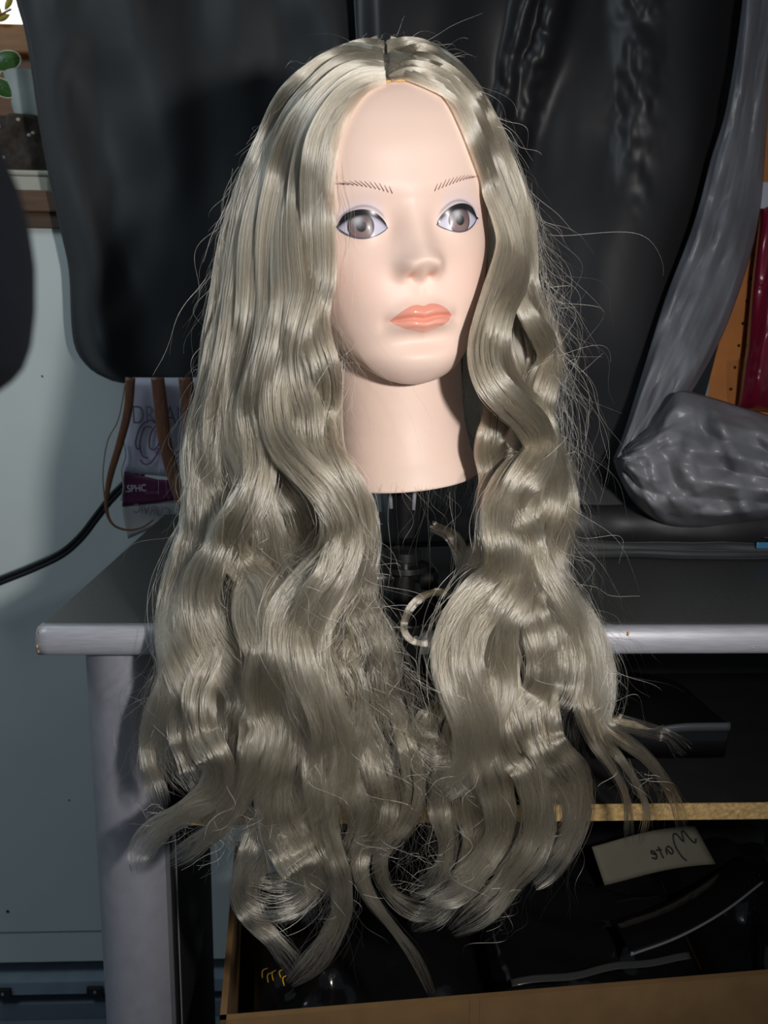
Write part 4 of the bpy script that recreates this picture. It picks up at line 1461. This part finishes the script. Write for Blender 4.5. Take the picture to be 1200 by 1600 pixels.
def lock(ctrl, n, layer=0.0, thick=0.45, wave=0.014, sign=1, frizz=1.0, w0=None, core=True, r=0.000135,
         cut=0.22, K=44, tipspread=0.5, Yfix=None, wave_start=380, name='hair_lock', twist=0.0, matl='hair', core0=0.0):
    """ctrl: (u, v, half-width px) down the lock. layer > 0 lies closer to the camera."""
    rng = np.random.default_rng(1000 + NLOCK[0])
    NLOCK[0] += 1
    Mn = 110
    short = ctrl[0][1] > 900
    n = int(n * (1.0 if short else 1.4))
    if short:
        tipspread, frizz = tipspread + 0.9, frizz * 1.5
    c = catmull(np.array([(a, b, 0, w) for a, b, w in ctrl], float), Mn)
    u, v, w = c[:, 0], c[:, 1], np.maximum(c[:, 3], 0.6)
    ds = np.hypot(np.gradient(u), np.gradient(v)) + 1e-6
    dx = np.gradient(u) / ds
    ker = np.hanning(41)
    ker /= ker.sum()
    dxs = dx - np.convolve(np.pad(dx, 20, mode='edge'), ker, 'valid')
    dxs = np.convolve(np.pad(dxs, 4, mode='edge'), np.hanning(9) / np.hanning(9).sum(), 'valid')
    env = smoothstep(wave_start, wave_start + 160, v)
    Y = shell(u, v) if Yfix is None else np.interp(v, [k[0] for k in Yfix], [k[1] for k in Yfix])
    if Yfix is None:
        hd = head_depth(u, v) - 0.004
        Y = np.minimum(Y, hd)
        k5 = np.hanning(9) / np.hanning(9).sum()
        Y = np.minimum(np.convolve(np.pad(Y, 4, mode='edge'), k5, 'valid'), hd + 0.001)
    Y = Y - layer * smoothstep(330, 560, v) - sign * wave * env * np.clip(dxs * 1.4, -1.2, 1.2)
    if ctrl[0][1] > 150:
        Y = Y + 0.022 * (1 - smoothstep(0.0, 0.35, np.linspace(0, 1, Mn)))
    P = at(u, v, Y)
    dist = (P - CC) @ CF
    hw = w * dist / F
    T, S, N = frame(P, u, v) if Yfix is None else frame(P)
    thk = thick * (0.30 + 0.70 * smoothstep(300, 620, v))
    sleek = 0.12 + 0.88 * smoothstep(380, 760, v)
    tg_ = np.linspace(0, 1, Mn)
    # strands
    a = rng.uniform(-1, 1, n)
    a = np.sign(a) * np.abs(a) ** 0.85
    b = rng.normal(0, 0.5, n) * np.sqrt(np.clip(1 - a * a, 0.05, 1))
    b = np.clip(b, -1, 1)
    t1_ = 1 - cut * rng.uniform(0, 1, n) ** 1.35
    t0_ = (0.012 if ctrl[0][1] < 150 else 0.14) * rng.uniform(0, 1, n)
    tt = t0_[:, None] + (t1_ - t0_)[:, None] * np.linspace(0, 1, K)[None]

    def ip(arr):
        return np.stack([np.interp(tt, tg_, arr[:, j]) for j in range(3)], -1)

    Pc, Sc, Nc = ip(P), ip(S), ip(N)
    hwc = np.interp(tt, tg_, hw)
    thc = np.interp(tt, tg_, thk)
    slk = np.interp(tt, tg_, sleek)
    ph = rng.uniform(0, 6.28, (n, 6))
    lon = tt * (np.sum(ds) / 120.0)                    # in wave lengths
    j1 = 0.16 * np.sin(lon * 1.9 + ph[:, :1]) + 0.05 * np.sin(lon * 4.3 + ph[:, 1:2]) 
    j2 = 0.16 * np.sin(lon * 1.7 + ph[:, 3:4]) + 0.05 * np.sin(lon * 4.9 + ph[:, 4:5]) 
    grow = (0.3 + 1.5 * tt ** 1.5) * frizz * slk
    # sub-clumps so the lock breaks into finer wisps
    ncl = 13
    ca = np.linspace(-0.9, 0.9, ncl)
    ci = np.argmin(np.abs(a[:, None] - ca[None]), 1)
    clump = smoothstep(0.2, 0.8, tt) * 0.6
    aa_ = a[:, None] * (1 - clump) + ca[ci][:, None] * clump
    cph = rng.uniform(0, 6.28, ncl)[ci][:, None]
    cph2 = rng.uniform(0, 6.28, ncl)[ci][:, None]
    cfr = rng.uniform(2.2, 4.4, ncl)[ci][:, None]
    eabs = slk * smoothstep(0.1, 0.4, tt) if ctrl[0][1] < 150 else slk
    cN = 0.0013 * np.sin(lon * cfr + cph) * eabs + 0.0003 * np.sin(lon * 6.1 + ph[:, 3:4]) * eabs
    cS = 0.0012 * np.sin(lon * cfr * 0.8 + cph2) * eabs + 0.0003 * np.sin(lon * 5.3 + ph[:, 1:2]) * eabs
    fat = np.clip(hwc / 0.008, 0.15, 1.0)
    cd = 0.15 * np.sin(lon * 2.3 + cph) * smoothstep(0.15, 0.6, tt) * slk
    spread = 1 + tipspread * smoothstep(0.75, 1.0, tt)
    al = (aa_ * spread + j1 * grow + cd * 0.6)
    be = (b[:, None] * spread + j2 * grow + cd) * thc
    # lock rolls along its length
    if twist:
        tw = twist * np.sin(lon * 1.6 + rng.uniform(0, 6))
        al, be = al * np.cos(tw) - be * np.sin(tw), al * np.sin(tw) + be * np.cos(tw)
    stray = (rng.uniform(0, 1, n) > 0.955)[:, None]
    al = al + stray * 1.4 * smoothstep(0.3, 1, tt) * np.sin(lon * 1.3 + ph[:, 2:3])
    be = be + stray * 0.5 * smoothstep(0.3, 1, tt) * np.cos(lon * 1.3 + ph[:, 3:4])
    pts = Pc + Sc * (al * hwc + cS * fat * frizz)[..., None] + Nc * (be * hwc + cN * fat * frizz)[..., None]
    pts = push_out(pts)
    s_ = np.linspace(0, 1, K)[None]
    rad = r * (0.75 + 0.5 * rng.uniform(0, 1, n))[:, None] * (1 - 0.75 * smoothstep(0.82, 1, s_))
    STRANDS[0] += n
    inv = np.array(pmat(wig).inverted())
    if core:
        kk = np.linspace(0, Mn - 1, 46).astype(int)
        kk = kk[int(46 * core0):int(46 * (1 - max(cut, 0.25)))]
        kk = kk[: max(6, int((v[kk] < 1180).sum()))]
        ta = np.linspace(0, 1, len(kk))
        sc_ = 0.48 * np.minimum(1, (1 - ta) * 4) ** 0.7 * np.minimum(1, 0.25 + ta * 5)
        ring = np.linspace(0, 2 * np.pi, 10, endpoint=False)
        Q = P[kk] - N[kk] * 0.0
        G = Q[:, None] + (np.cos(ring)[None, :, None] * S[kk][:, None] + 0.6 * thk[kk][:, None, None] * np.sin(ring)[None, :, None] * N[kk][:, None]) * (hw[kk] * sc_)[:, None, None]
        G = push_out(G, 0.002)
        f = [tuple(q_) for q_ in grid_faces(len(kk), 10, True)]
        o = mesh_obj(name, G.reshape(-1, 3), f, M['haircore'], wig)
        par = o
    else:
        par = wig
    so = curves_obj('hair_strands' if core else name, pts @ inv[:3, :3].T + inv[:3, 3], rad, M[matl], par)
    if not core:
        so['kind'] = 'stuff' if name != 'hair_lock' else 'thing'
        if name == 'hair_lock':
            del so['kind']
    return so


def path(txt, w):
    """'u,v u,v ...' with half-widths interpolated from w = [(fraction, half-width)]"""
    p = [tuple(float(x) for x in k.split(',')) for k in txt.split()]
    d = np.concatenate([[0], np.cumsum([math.hypot(p[i + 1][0] - p[i][0], p[i + 1][1] - p[i][1]) for i in range(len(p) - 1)])])
    d /= d[-1]
    return [(a[0], a[1], float(np.interp(t, [k[0] for k in w], [k[1] for k in w]))) for a, t in zip(p, d)]


# cap under the hair
cz = np.linspace(0.120, 0.2121, 34)
cth = np.linspace(0, 2 * np.pi, 72, endpoint=False)
CT, CZ = np.meshgrid(cth, cz)
low = 0.150 + 0.0 * CT
rc = solve_r(CT, CZ) + 0.0012
CP = np.stack([rc * np.sin(CT), rc * np.cos(CT), CZ], -1)
# drop the rim: lower at the back, up at the forehead
fz = 0.5 + 0.5 * np.cos(CT)
zmin = 0.06 + (0.1835 - 0.06) * smoothstep(0.25, 0.93, fz)
z2 = zmin + (0.2121 - zmin) * (CZ - cz[0]) / (cz[-1] - cz[0])
rc = solve_r(CT, z2) + 0.0011
CP = np.stack([rc * np.sin(CT), rc * np.cos(CT), z2], -1)
grid_obj('wig_cap', head_world(CP), M['cap'], wig, wrap=True)
# lace edge at the hairline
ta = np.linspace(-0.62, 0.52, 50)
zc2 = 0.1835 - 0.0035 * (ta / 0.3) ** 2
rl_ = solve_r(ta, zc2)
lp_ = head_world(np.stack([(rl_ + 0.0012) * np.sin(ta), (rl_ + 0.0012) * np.cos(ta), zc2], -1))
tube_obj('lace_edge', lp_, 0.00075, M['lace'], wig, 8, 0.7)

def cutf(txt):
    return 0.17 if float(txt.split(',')[1].split()[0]) < 140 else 0.38


# ---- left side, traced locks
Wm = [(0, 12), (0.05, 22), (0.12, 30), (0.30, 29), (0.5, 25), (0.8, 26), (0.93, 20), (1, 8)]
Wn = [(0, 8), (0.05, 12), (0.12, 15), (0.30, 18), (0.5, 20), (0.8, 20), (0.93, 15), (1, 6)]
Ws = [(0, 6), (0.3, 12), (0.6, 13), (0.9, 9), (1, 4)]
LL = [
    ('600,70 566,68 520,84 474,122 436,172 404,226 380,280 362,335 350,400 343,470', [(0, 6), (0.2, 10), (0.6, 13), (1, 6)], 300, 0.0, 1),
    ('601,78 560,80 510,104 466,146 430,200 404,256 386,310 374,370 368,440', [(0, 8), (0.2, 14), (0.6, 16), (1, 6)], 320, 0.0, -1),
    # inner, beside the face
    ('603,124 580,126 544,150 519,188 505,228 497,285 497,345 500,395 500,440 490,480 488,520 500,565 508,610 500,650 506,700 532,745 552,790 556,835 546,885 520,925 498,965 488,1015 494,1070 512,1125 522,1180 508,1245 482,1290 448,1330', Wm, 620, 0.004, 1),
    ('602,118 565,124 524,156 496,200 482,240 474,290 473,350 476,400 480,450 470,500 462,550 468,600 480,650 482,690 505,740 534,785 545,835 528,890 495,935 470,985 468,1035 486,1085 506,1140 514,1190 500,1240 470,1285', Wm, 620, 0.006, -1),
    ('601,112 553,116 504,156 472,215 456,285 449,350 449,410 450,470 442,530 432,580 428,630 440,690 476,735 512,775 530,825 520,870 488,905 458,945 446,990 455,1040 470,1090 478,1140 468,1190', Wm, 620, 0.009, 1),
    ('601,108 546,116 494,160 458,225 440,290 428,350 424,410 422,470 415,530 404,585 396,640 404,700 402,750 384,797 362,840 374,880 402,912 416,955 424,1005 414,1055 412,1095 424,1135 418,1175 398,1218 376,1250', Wm, 640, 0.008, -1),
    ('600,102 540,106 482,154 442,220 417,290 402,350 396,410 394,470 388,530 376,585 366,640 372,700 392,750 412,800 420,850 408,895 392,930 396,975 418,1020 436,1070 440,1120 428,1165 406,1205 385,1235', Wm, 620, 0.002, 1),
    ('599,96 532,98 472,146 426,216 398,285 382,350 374,410 368,470 362,530 352,585 340,640 332,700 330,750 346,805 344,850 322,895 314,945 328,995 352,1035 374,1068 378,1100 362,1130', Wm, 620, 0.002, -1),
    ('598,90 534,90 476,138 434,205 404,270 382,325 369,385 361,440 353,490 342,530 334,590 322,650 310,705 308,765 306,825 288,880 274,935 272,985 288,1030 306,1070 318,1115 310,1160', Wm, 600, 0.000, 1),
    ('597,84 532,84 470,130 426,188 392,248 372,298 357,352 347,415 340,475 331,535 324,600 308,660 300,715 300,770 300,822 284,870 268,930 264,985 270,1040 262,1085 246,1130 240,1180 252,1235', Wn, 480, -0.004, -1),
    # lower locks and curled ends
    ('352,960 330,1020 308,1085 318,1150 344,1195 334,1236 288,1270 240,1300 216,1334 214,1366', [(0, 10), (0.3, 26), (0.6, 22), (0.85, 11), (1, 3)], 420, 0.012, 1),
    ('400,1080 392,1160 376,1235 346,1285 304,1322 262,1350', [(0, 12), (0.4, 20), (0.8, 10), (1, 3)], 260, 0.006, -1),
    ('290,1020 262,1065 240,1115 232,1170 240,1220 254,1264', [(0, 10), (0.4, 14), (0.8, 10), (1, 4)], 170, -0.004, 1),
    ('334,970 312,1045 282,1110 282,1160 300,1200 318,1230', [(0, 10), (0.5, 16), (1, 7)], 200, 0.004, -1),
    ('462,1060 450,1150 432,1235 442,1290 466,1335 484,1366 462,1396 420,1404 384,1392', [(0, 14), (0.3, 30), (0.6, 34), (0.85, 22), (1, 8)], 480, 0.002, 1),
    ('430,1240 404,1320 384,1388 398,1430 426,1466 452,1500 466,1520', [(0, 18), (0.3, 24), (0.6, 16), (1, 6)], 260, -0.006, -1),
    ('490,1080 496,1190 510,1290 522,1340 534,1378 534,1424 516,1464 486,1504 452,1538', [(0, 16), (0.3, 20), (0.6, 17), (0.85, 11), (1, 3)], 360, 0.006, 1),
    ('470,1080 484,1180 492,1260 486,1320 496,1380 510,1440', [(0, 16), (0.5, 20), (1, 8)], 240, -0.004, -1),
    ('530,1050 556,1150 578,1240 572,1300 560,1350 575,1400 617,1452 650,1498 676,1556', [(0, 14), (0.35, 20), (0.6, 11), (0.8, 6), (1, 2)], 240, -0.008, 1),
    ('610,1080 640,1170 650,1235 634,1288 606,1320 570,1345', [(0, 10), (0.4, 16), (0.8, 10), (1, 3)], 200, -0.002, -1),
    ('500,1070 524,1160 545,1225 560,1280 545,1330 520,1370', [(0, 12), (0.4, 20), (0.8, 12), (1, 4)], 240, -0.002, 1),
    ('570,1100 598,1190 612,1260 596,1320 600,1380 640,1420 690,1428', [(0, 10), (0.4, 16), (0.8, 10), (1, 3)], 180, -0.008, -1),
]
for (txt, w, n, lay, sg) in LL:
    lock(path(txt, w), n, lay, sign=sg, twist=0.25, core0=0.14 if txt[0] in '56' and float(txt.split(',')[1].split()[0]) < 140 else 0.0, cut=cutf(txt), tipspread=1.0)

# second left lock group that falls inside, towards the stand
for (txt, w, n, lay, sg) in [
    ('530,560 525,640 530,720 556,780 572,840 566,900 556,945 575,990 590,1045 580,1100 566,1150 590,1200 640,1240', [(0, 8), (0.3, 18), (0.55, 28), (0.8, 24), (1, 6)], 130, -0.012, 1),
    ('540,880 566,930 590,975 600,1040 606,1100 628,1160 676,1205 720,1235', [(0, 10), (0.4, 20), (0.7, 17), (1, 5)], 90, -0.010, -1),
    ('548,930 556,990 540,1050 548,1110 572,1170 566,1230', [(0, 12), (0.4, 24), (0.7, 22), (1, 8)], 110, -0.006, 1),
    ('500,960 520,1020 548,1080 556,1140 540,1200 520,1250', [(0, 12), (0.4, 22), (0.7, 20), (1, 8)], 170, 0.000, -1),
]:
    lock(path(txt, w), n, lay, sign=sg, frizz=1.7, core0=0.0, cut=0.45, tipspread=1.4)

# ---- right side
RLk = [
    ('604,70 640,66 684,80 728,118 766,178 795,240 816,300 830,355 834,420', [(0, 6), (0.2, 10), (0.6, 12), (1, 6)], 300, 0.0, 1),
    ('605,80 644,76 692,98 736,146 770,205 796,265 812,325 818,390', [(0, 8), (0.2, 14), (0.6, 16), (1, 6)], 320, 0.0, -1),
    ('609,126 636,116 674,126 709,158 738,215 763,282 783,338 794,382 789,420 776,465 762,512 757,550 766,590 794,625 828,660 842,695 830,726 800,752 780,790 776,830 786,866 778,902 750,938 726,980 716,1030 726,1085 740,1130 744,1176 722,1214 690,1238', [(0, 8), (0.06, 14), (0.14, 20), (0.25, 27), (0.34, 28), (0.5, 24), (0.7, 30), (0.85, 30), (1, 8)], 800, 0.014, 1),
    ('608,120 644,106 692,126 732,172 762,235 788,300 806,355 814,400 806,440 786,480 776,525 780,570 800,610 830,645 846,685 838,725 812,760 798,805 806,850 816,890 800,930 775,975 772,1030 778,1080 764,1130 742,1185', [(0, 8), (0.06, 14), (0.14, 20), (0.25, 25), (0.4, 22), (0.6, 24), (0.8, 26), (1, 8)], 700, 0.010, -1),
    ('607,113 652,96 706,120 746,170 778,235 804,300 818,352 820,395 808,430 814,470 838,512 856,545 850,585 838,625 846,670 858,710 866,755 858,800 846,840 856,885 880,930 905,975 918,1025 922,1080 924,1130', [(0, 8), (0.06, 14), (0.14, 20), (0.25, 20), (0.4, 19), (0.6, 22), (0.8, 24), (1, 12)], 700, 0.006, 1),
    ('606,108 654,90 706,116 748,170 782,235 808,300 822,350 824,392 820,430 834,480 858,522 866,556 856,596 846,640 854,690 872,735 884,785 880,832 866,880 872,918 902,955 926,1000 934,1050 936,1110 932,1155', Wn, 640, 0.000, -1),
    ('604,98 658,82 714,112 758,172 792,240 815,300 828,350 830,400 832,440 848,490 868,535 870,560 858,600', [(0, 8), (0.1, 14), (0.4, 15), (0.7, 14), (1, 7)], 420, -0.006, 1),
    # inner locks
    ('800,440 815,480 828,520 836,555 826,595 806,635 800,680 820,715', [(0, 8), (0.4, 14), (1, 6)], 200, -0.014, 1),
    ('776,540 770,600 772,650 764,700 768,750 758,800 756,850 742,895 748,930', [(0, 8), (0.4, 20), (1, 10)], 360, -0.016, -1),
    ('806,620 812,690 794,750 806,800 828,840 836,890 826,940 838,985 848,1030 844,1072 822,1100 794,1130', [(0, 10), (0.4, 22), (0.7, 24), (1, 6)], 480, 0.006, 1),
    ('850,640 848,710 832,770 826,820 846,865 862,910 866,950 882,995 892,1035 886,1080 868,1114', [(0, 10), (0.4, 22), (0.7, 22), (1, 8)], 460, 0.004, -1),
    # bottom
    ('860,1000 846,1080 850,1150 870,1182 892,1215 900,1255 892,1300 866,1348 832,1386', [(0, 12), (0.3, 30), (0.55, 30), (0.8, 16), (1, 3)], 420, 0.004, 1),
    ('800,980 790,1070 802,1152 828,1200 840,1256 832,1318 800,1368 762,1412 704,1456', [(0, 14), (0.3, 28), (0.6, 26), (0.85, 14), (1, 3)], 480, 0.008, -1),
    ('760,1010 752,1100 762,1180 778,1235 782,1293 758,1343 716,1386 662,1410', [(0, 14), (0.3, 28), (0.6, 24), (0.85, 13), (1, 3)], 440, 0.004, 1),
    ('728,1080 724,1170 736,1250 744,1310 728,1370 690,1420 640,1452', [(0, 12), (0.4, 24), (0.8, 14), (1, 3)], 320, -0.006, -1),
    ('712,1100 698,1190 690,1262 700,1320 680,1370 640,1400', [(0, 10), (0.4, 18), (0.8, 10), (1, 3)], 200, -0.010, 1),
    ('706,1090 686,1102 664,1132 662,1158 678,1172 700,1166', [(0, 8), (0.3, 16), (0.7, 18), (1, 12)], 220, -0.004, -1),
    # fanned ends on the right
    ('916,1000 922,1070 940,1130 974,1158 1012,1186 1040,1220 1058,1258 1068,1300', [(0, 14), (0.35, 14), (0.65, 8), (1, 3)], 130, 0.0, 1),
    ('906,1000 918,1080 940,1150 972,1190 998,1230 1010,1268 1002,1322', [(0, 14), (0.35, 11), (0.65, 5), (1, 3)], 80, 0.002, -1),
    ('896,1000 906,1090 930,1160 960,1205 980,1250 984,1322', [(0, 14), (0.35, 12), (0.65, 6), (1, 3)], 90, 0.004, 1),
    ('934,1090 950,1120 1000,1135 1045,1150 1074,1178', [(0, 10), (0.5, 12), (1, 5)], 60, -0.004, 1),
    # ring curl by the stand and a small lock behind the neck
    ('712,936 690,926 664,930 640,950 630,980 644,1002 676,1006 700,996', [(0, 6), (0.5, 5), (1, 3)], 90, 0.004, 1),
    ('672,822 700,834 716,856 724,880 728,910', [(0, 9), (0.4, 11), (1, 10)], 90, -0.030, -1),
]
for (txt, w, n, lay, sg) in RLk:
    lock(path(txt, w), n, lay, sign=sg, twist=0.25, tipspread=1.1, cut=cutf(txt), core0=0.12 if float(txt.split(',')[1].split()[0]) < 140 else 0.0)

# ---- filler: deeper streams between the silhouettes
oL = [(88, 525), (163, 462), (229, 412), (288, 380), (360, 350), (429, 338), (529, 334), (615, 326), (717, 304), (815, 304), (867, 286), (937, 268), (990, 270), (1050, 272), (1133, 246), (1190, 250), (1262, 290), (1350, 370), (1500, 440)]
iL = [(88, 604), (120, 585), (154, 540), (216, 518), (279, 510), (341, 508), (404, 510), (466, 512), (535, 506), (587, 514), (657, 512), (710, 520), (752, 542), (815, 566), (906, 568), (955, 560), (1000, 550), (1100, 540), (1200, 540), (1300, 530), (1400, 520), (1500, 510)]
iR = [(100, 612), (130, 668), (160, 712), (220, 738), (280, 762), (330, 780), (400, 796), (450, 780), (500, 752), (545, 746), (600, 756), (650, 780), (700, 776), (760, 764), (830, 756), (900, 746), (960, 730), (1030, 714), (1100, 716), (1180, 745), (1300, 720), (1450, 680)]
oR = [(80, 650), (100, 696), (170, 752), (240, 790), (337, 832), (424, 826), (480, 840), (525, 862), (555, 868), (600, 858), (656, 846), (705, 858), (750, 876), (799, 886), (844, 876), (885, 862), (952, 900), (997, 925), (1047, 935), (1110, 935), (1152, 930), (1250, 905), (1350, 850), (1450, 780)]


def streams(inner, outer, cnt, root, seed, vend, n, layer):
    rg = np.random.default_rng(seed)
    for i in range(cnt):
        s = (i + 0.5) / cnt
        ph = rg.uniform(0, 6.28)
        ve = rg.uniform(*vend)
        pts = [(root[0] - 1 + 2 * s, root[1] + 26 * (1 - s), 10)]
        v0 = 92 + 40 * (1 - s)
        for v in np.arange(v0 + 20, ve, 34):
            a_ = np.interp(v, [k[0] for k in outer], [k[1] for k in outer])
            b_ = np.interp(v, [k[0] for k in inner], [k[1] for k in inner])
            amp = 15 * smoothstep(430, 700, v)
            u = a_ + (b_ - a_) * (1 - s) if False else b_ + (a_ - b_) * s
            wv = abs(b_ - a_) / cnt * 0.85
            pts.append((u + amp * math.sin(v / 27.0 + ph), v, max(wv, 8)))
        lock(pts, n, layer, thick=0.6, sign=1 if i % 2 else -1, frizz=1.2, cut=0.3, wave=0.012, name='under_lock', core0=0.14)


streams(iL, oL, 9, (602, 84), 5, (1130, 1360), 260, -0.022)
streams(iR, oR, 7, (606, 84), 6, (960, 1240), 220, -0.022)

# ---- back of the wig, hanging behind the neck down to the desk
for i in range(12):
    s = (i + 0.5) / 12
    u_end = 300 + 590 * s
    um = 370 + 440 * s
    rg = np.random.default_rng(300 + i)
    pts = [(600 + 10 * (s - .5), 70, 14), (600 + 215 * (s - 0.5), 120, 20), (602 + 360 * (s - 0.5), 240, 24), (um, 400, 30), (um, 560, 30),
           (um + 8 * math.sin(i * 2.1), 660, 28), (u_end + 10 * math.sin(i), 740, 26), (u_end, 800 - 10 * abs(s - .5), 18)]
    arc = math.sqrt(max(0.05, 1 - (2 * s - 1) ** 2))
    lock(pts, 200, 0, thick=0.5, wave=0.0, Yfix=[(70, 0.075), (120, 0.055 + 0.07 * arc), (240, 0.05 + 0.11 * arc), (560, 0.05 + 0.10 * arc), (800, 0.05 + 0.08 * arc)], frizz=1.0, name='back_lock', cut=0.15, core0=0.2)

# ---- loose single hairs around the outline
def flyaways(name, segs, r, seed, K=30):
    rg = np.random.default_rng(seed)
    out = []
    for (u0, v0, u1, v1, du, dv, n, curl, dep) in segs:
        for _ in range(n):
            t = rg.uniform()
            a = np.array([u0 + (u1 - u0) * t, v0 + (v1 - v0) * t]) + rg.normal(0, 5, 2)
            L_ = np.array([du, dv]) * rg.uniform(0.4, 1.2) + rg.normal(0, 18, 2)
            s_ = np.linspace(0, 1, K)
            c1, c2, p1, p2 = rg.normal(0, curl), rg.normal(0, curl * 0.5), rg.uniform(0, 6.28), rg.uniform(0, 6.28)
            perp = np.array([-L_[1], L_[0]]) / (np.linalg.norm(L_) + 1e-6)
            off = c1 * (np.sin(s_ * 3.5 + p1) - math.sin(p1)) + c2 * (np.sin(s_ * 8 + p2) - math.sin(p2))
            q_ = a + s_[:, None] * L_ + off[:, None] * perp
            Y = shell(a[0], a[1]) + dep + rg.normal(0, 0.012) + s_ * rg.normal(0, 0.012)
            out.append(at(q_[:, 0], q_[:, 1], Y))
    pts = np.array(out)
    pts = push_out(pts)
    inv = np.array(pmat(wig).inverted())
    rad = np.full(pts.shape[:2], r) * (1 - 0.6 * np.linspace(0, 1, K)[None] ** 3)
    o = curves_obj(name, pts @ inv[:3, :3].T + inv[:3, 3], rad, M['hair'], wig)
    o['kind'] = 'stuff'
    return o


flyaways('flyaway_hair', [
    # right cloud of frizz
    (835, 330, 862, 480, 40, 150, 70, 18, 0.0), (850, 430, 880, 600, 30, 190, 80, 20, 0.0), (868, 560, 880, 760, 34, 190, 80, 18, 0.0),
    (880, 740, 890, 860, 60, 170, 60, 16, 0.0), (880, 880, 930, 990, 60, 120, 40, 14, 0.0), (935, 1000, 945, 1130, 40, 60, 24, 14, 0),
    (842, 350, 850, 420, 100, 160, 5, 44, 0.0), (860, 500, 880, 700, 80, 60, 6, 40, 0),
    # over the crown
    (560, 72, 680, 76, 60, 12, 24, 8, 0.0), (690, 90, 800, 220, 40, 90, 40, 8, 0.0), (790, 210, 835, 330, 26, 110, 40, 8, 0.0),
    (600, 68, 480, 96, -60, 30, 24, 7, 0.0), (470, 110, 380, 260, -30, 90, 30, 5, 0.0), (380, 250, 340, 400, -30, 130, 34, 8, 0.0),
    # left outline
    (342, 380, 325, 600, -24, 170, 60, 12, 0.0), (318, 620, 296, 820, -12, 140, 50, 12, 0.0), (290, 830, 262, 990, -14, 120, 50, 12, 0.0),
    (262, 1000, 240, 1150, -22, 110, 40, 14, 0.0), (270, 1050, 300, 1120, -110, 20, 4, 14, 0),
    # inner edges and across the neck
    (520, 470, 510, 620, 20, 140, 24, 12, -0.004), (560, 790, 575, 900, 30, 120, 34, 12, 0), (600, 760, 720, 770, 0, 170, 16, 14, 0.012),
    (532, 170, 530, 330, -2, 130, 14, 4, -0.004),
    # centre, below the stand
    (570, 900, 620, 1000, 40, 200, 110, 18, 0.0), (600, 1000, 660, 1100, 30, 160, 90, 18, 0.0), (560, 1050, 680, 1200, 10, 130, 110, 18, 0.004),
    (480, 1200, 720, 1300, 0, 110, 130, 18, 0.0), (380, 1250, 520, 1350, 20, 110, 60, 16, 0.0), (700, 1180, 900, 1300, -20, 130, 70, 16, 0),
    (340, 1200, 420, 1300, -50, 60, 40, 12, 0), (740, 900, 900, 1000, 10, 120, 60, 14, -0.006), (280, 640, 540, 1000, 10, 110, 120, 14, -0.010),
    (360, 1230, 560, 1420, -10, 90, 90, 16, 0.002), (560, 1300, 820, 1400, -40, 60, 70, 18, 0.0), (240, 1260, 360, 1330, -40, 40, 40, 10, 0.0), (960, 1180, 1040, 1230, 24, 70, 40, 8, 0.0),
], 0.00009, 77)
flyaways('cheek_hair', [(532, 180, 540, 300, 8, 260, 7, 8, -0.004), (520, 430, 530, 520, 40, 230, 10, 22, -0.004)], 0.00005, 78)
print('STRANDS', STRANDS[0], 'LOCKS', NLOCK[0])
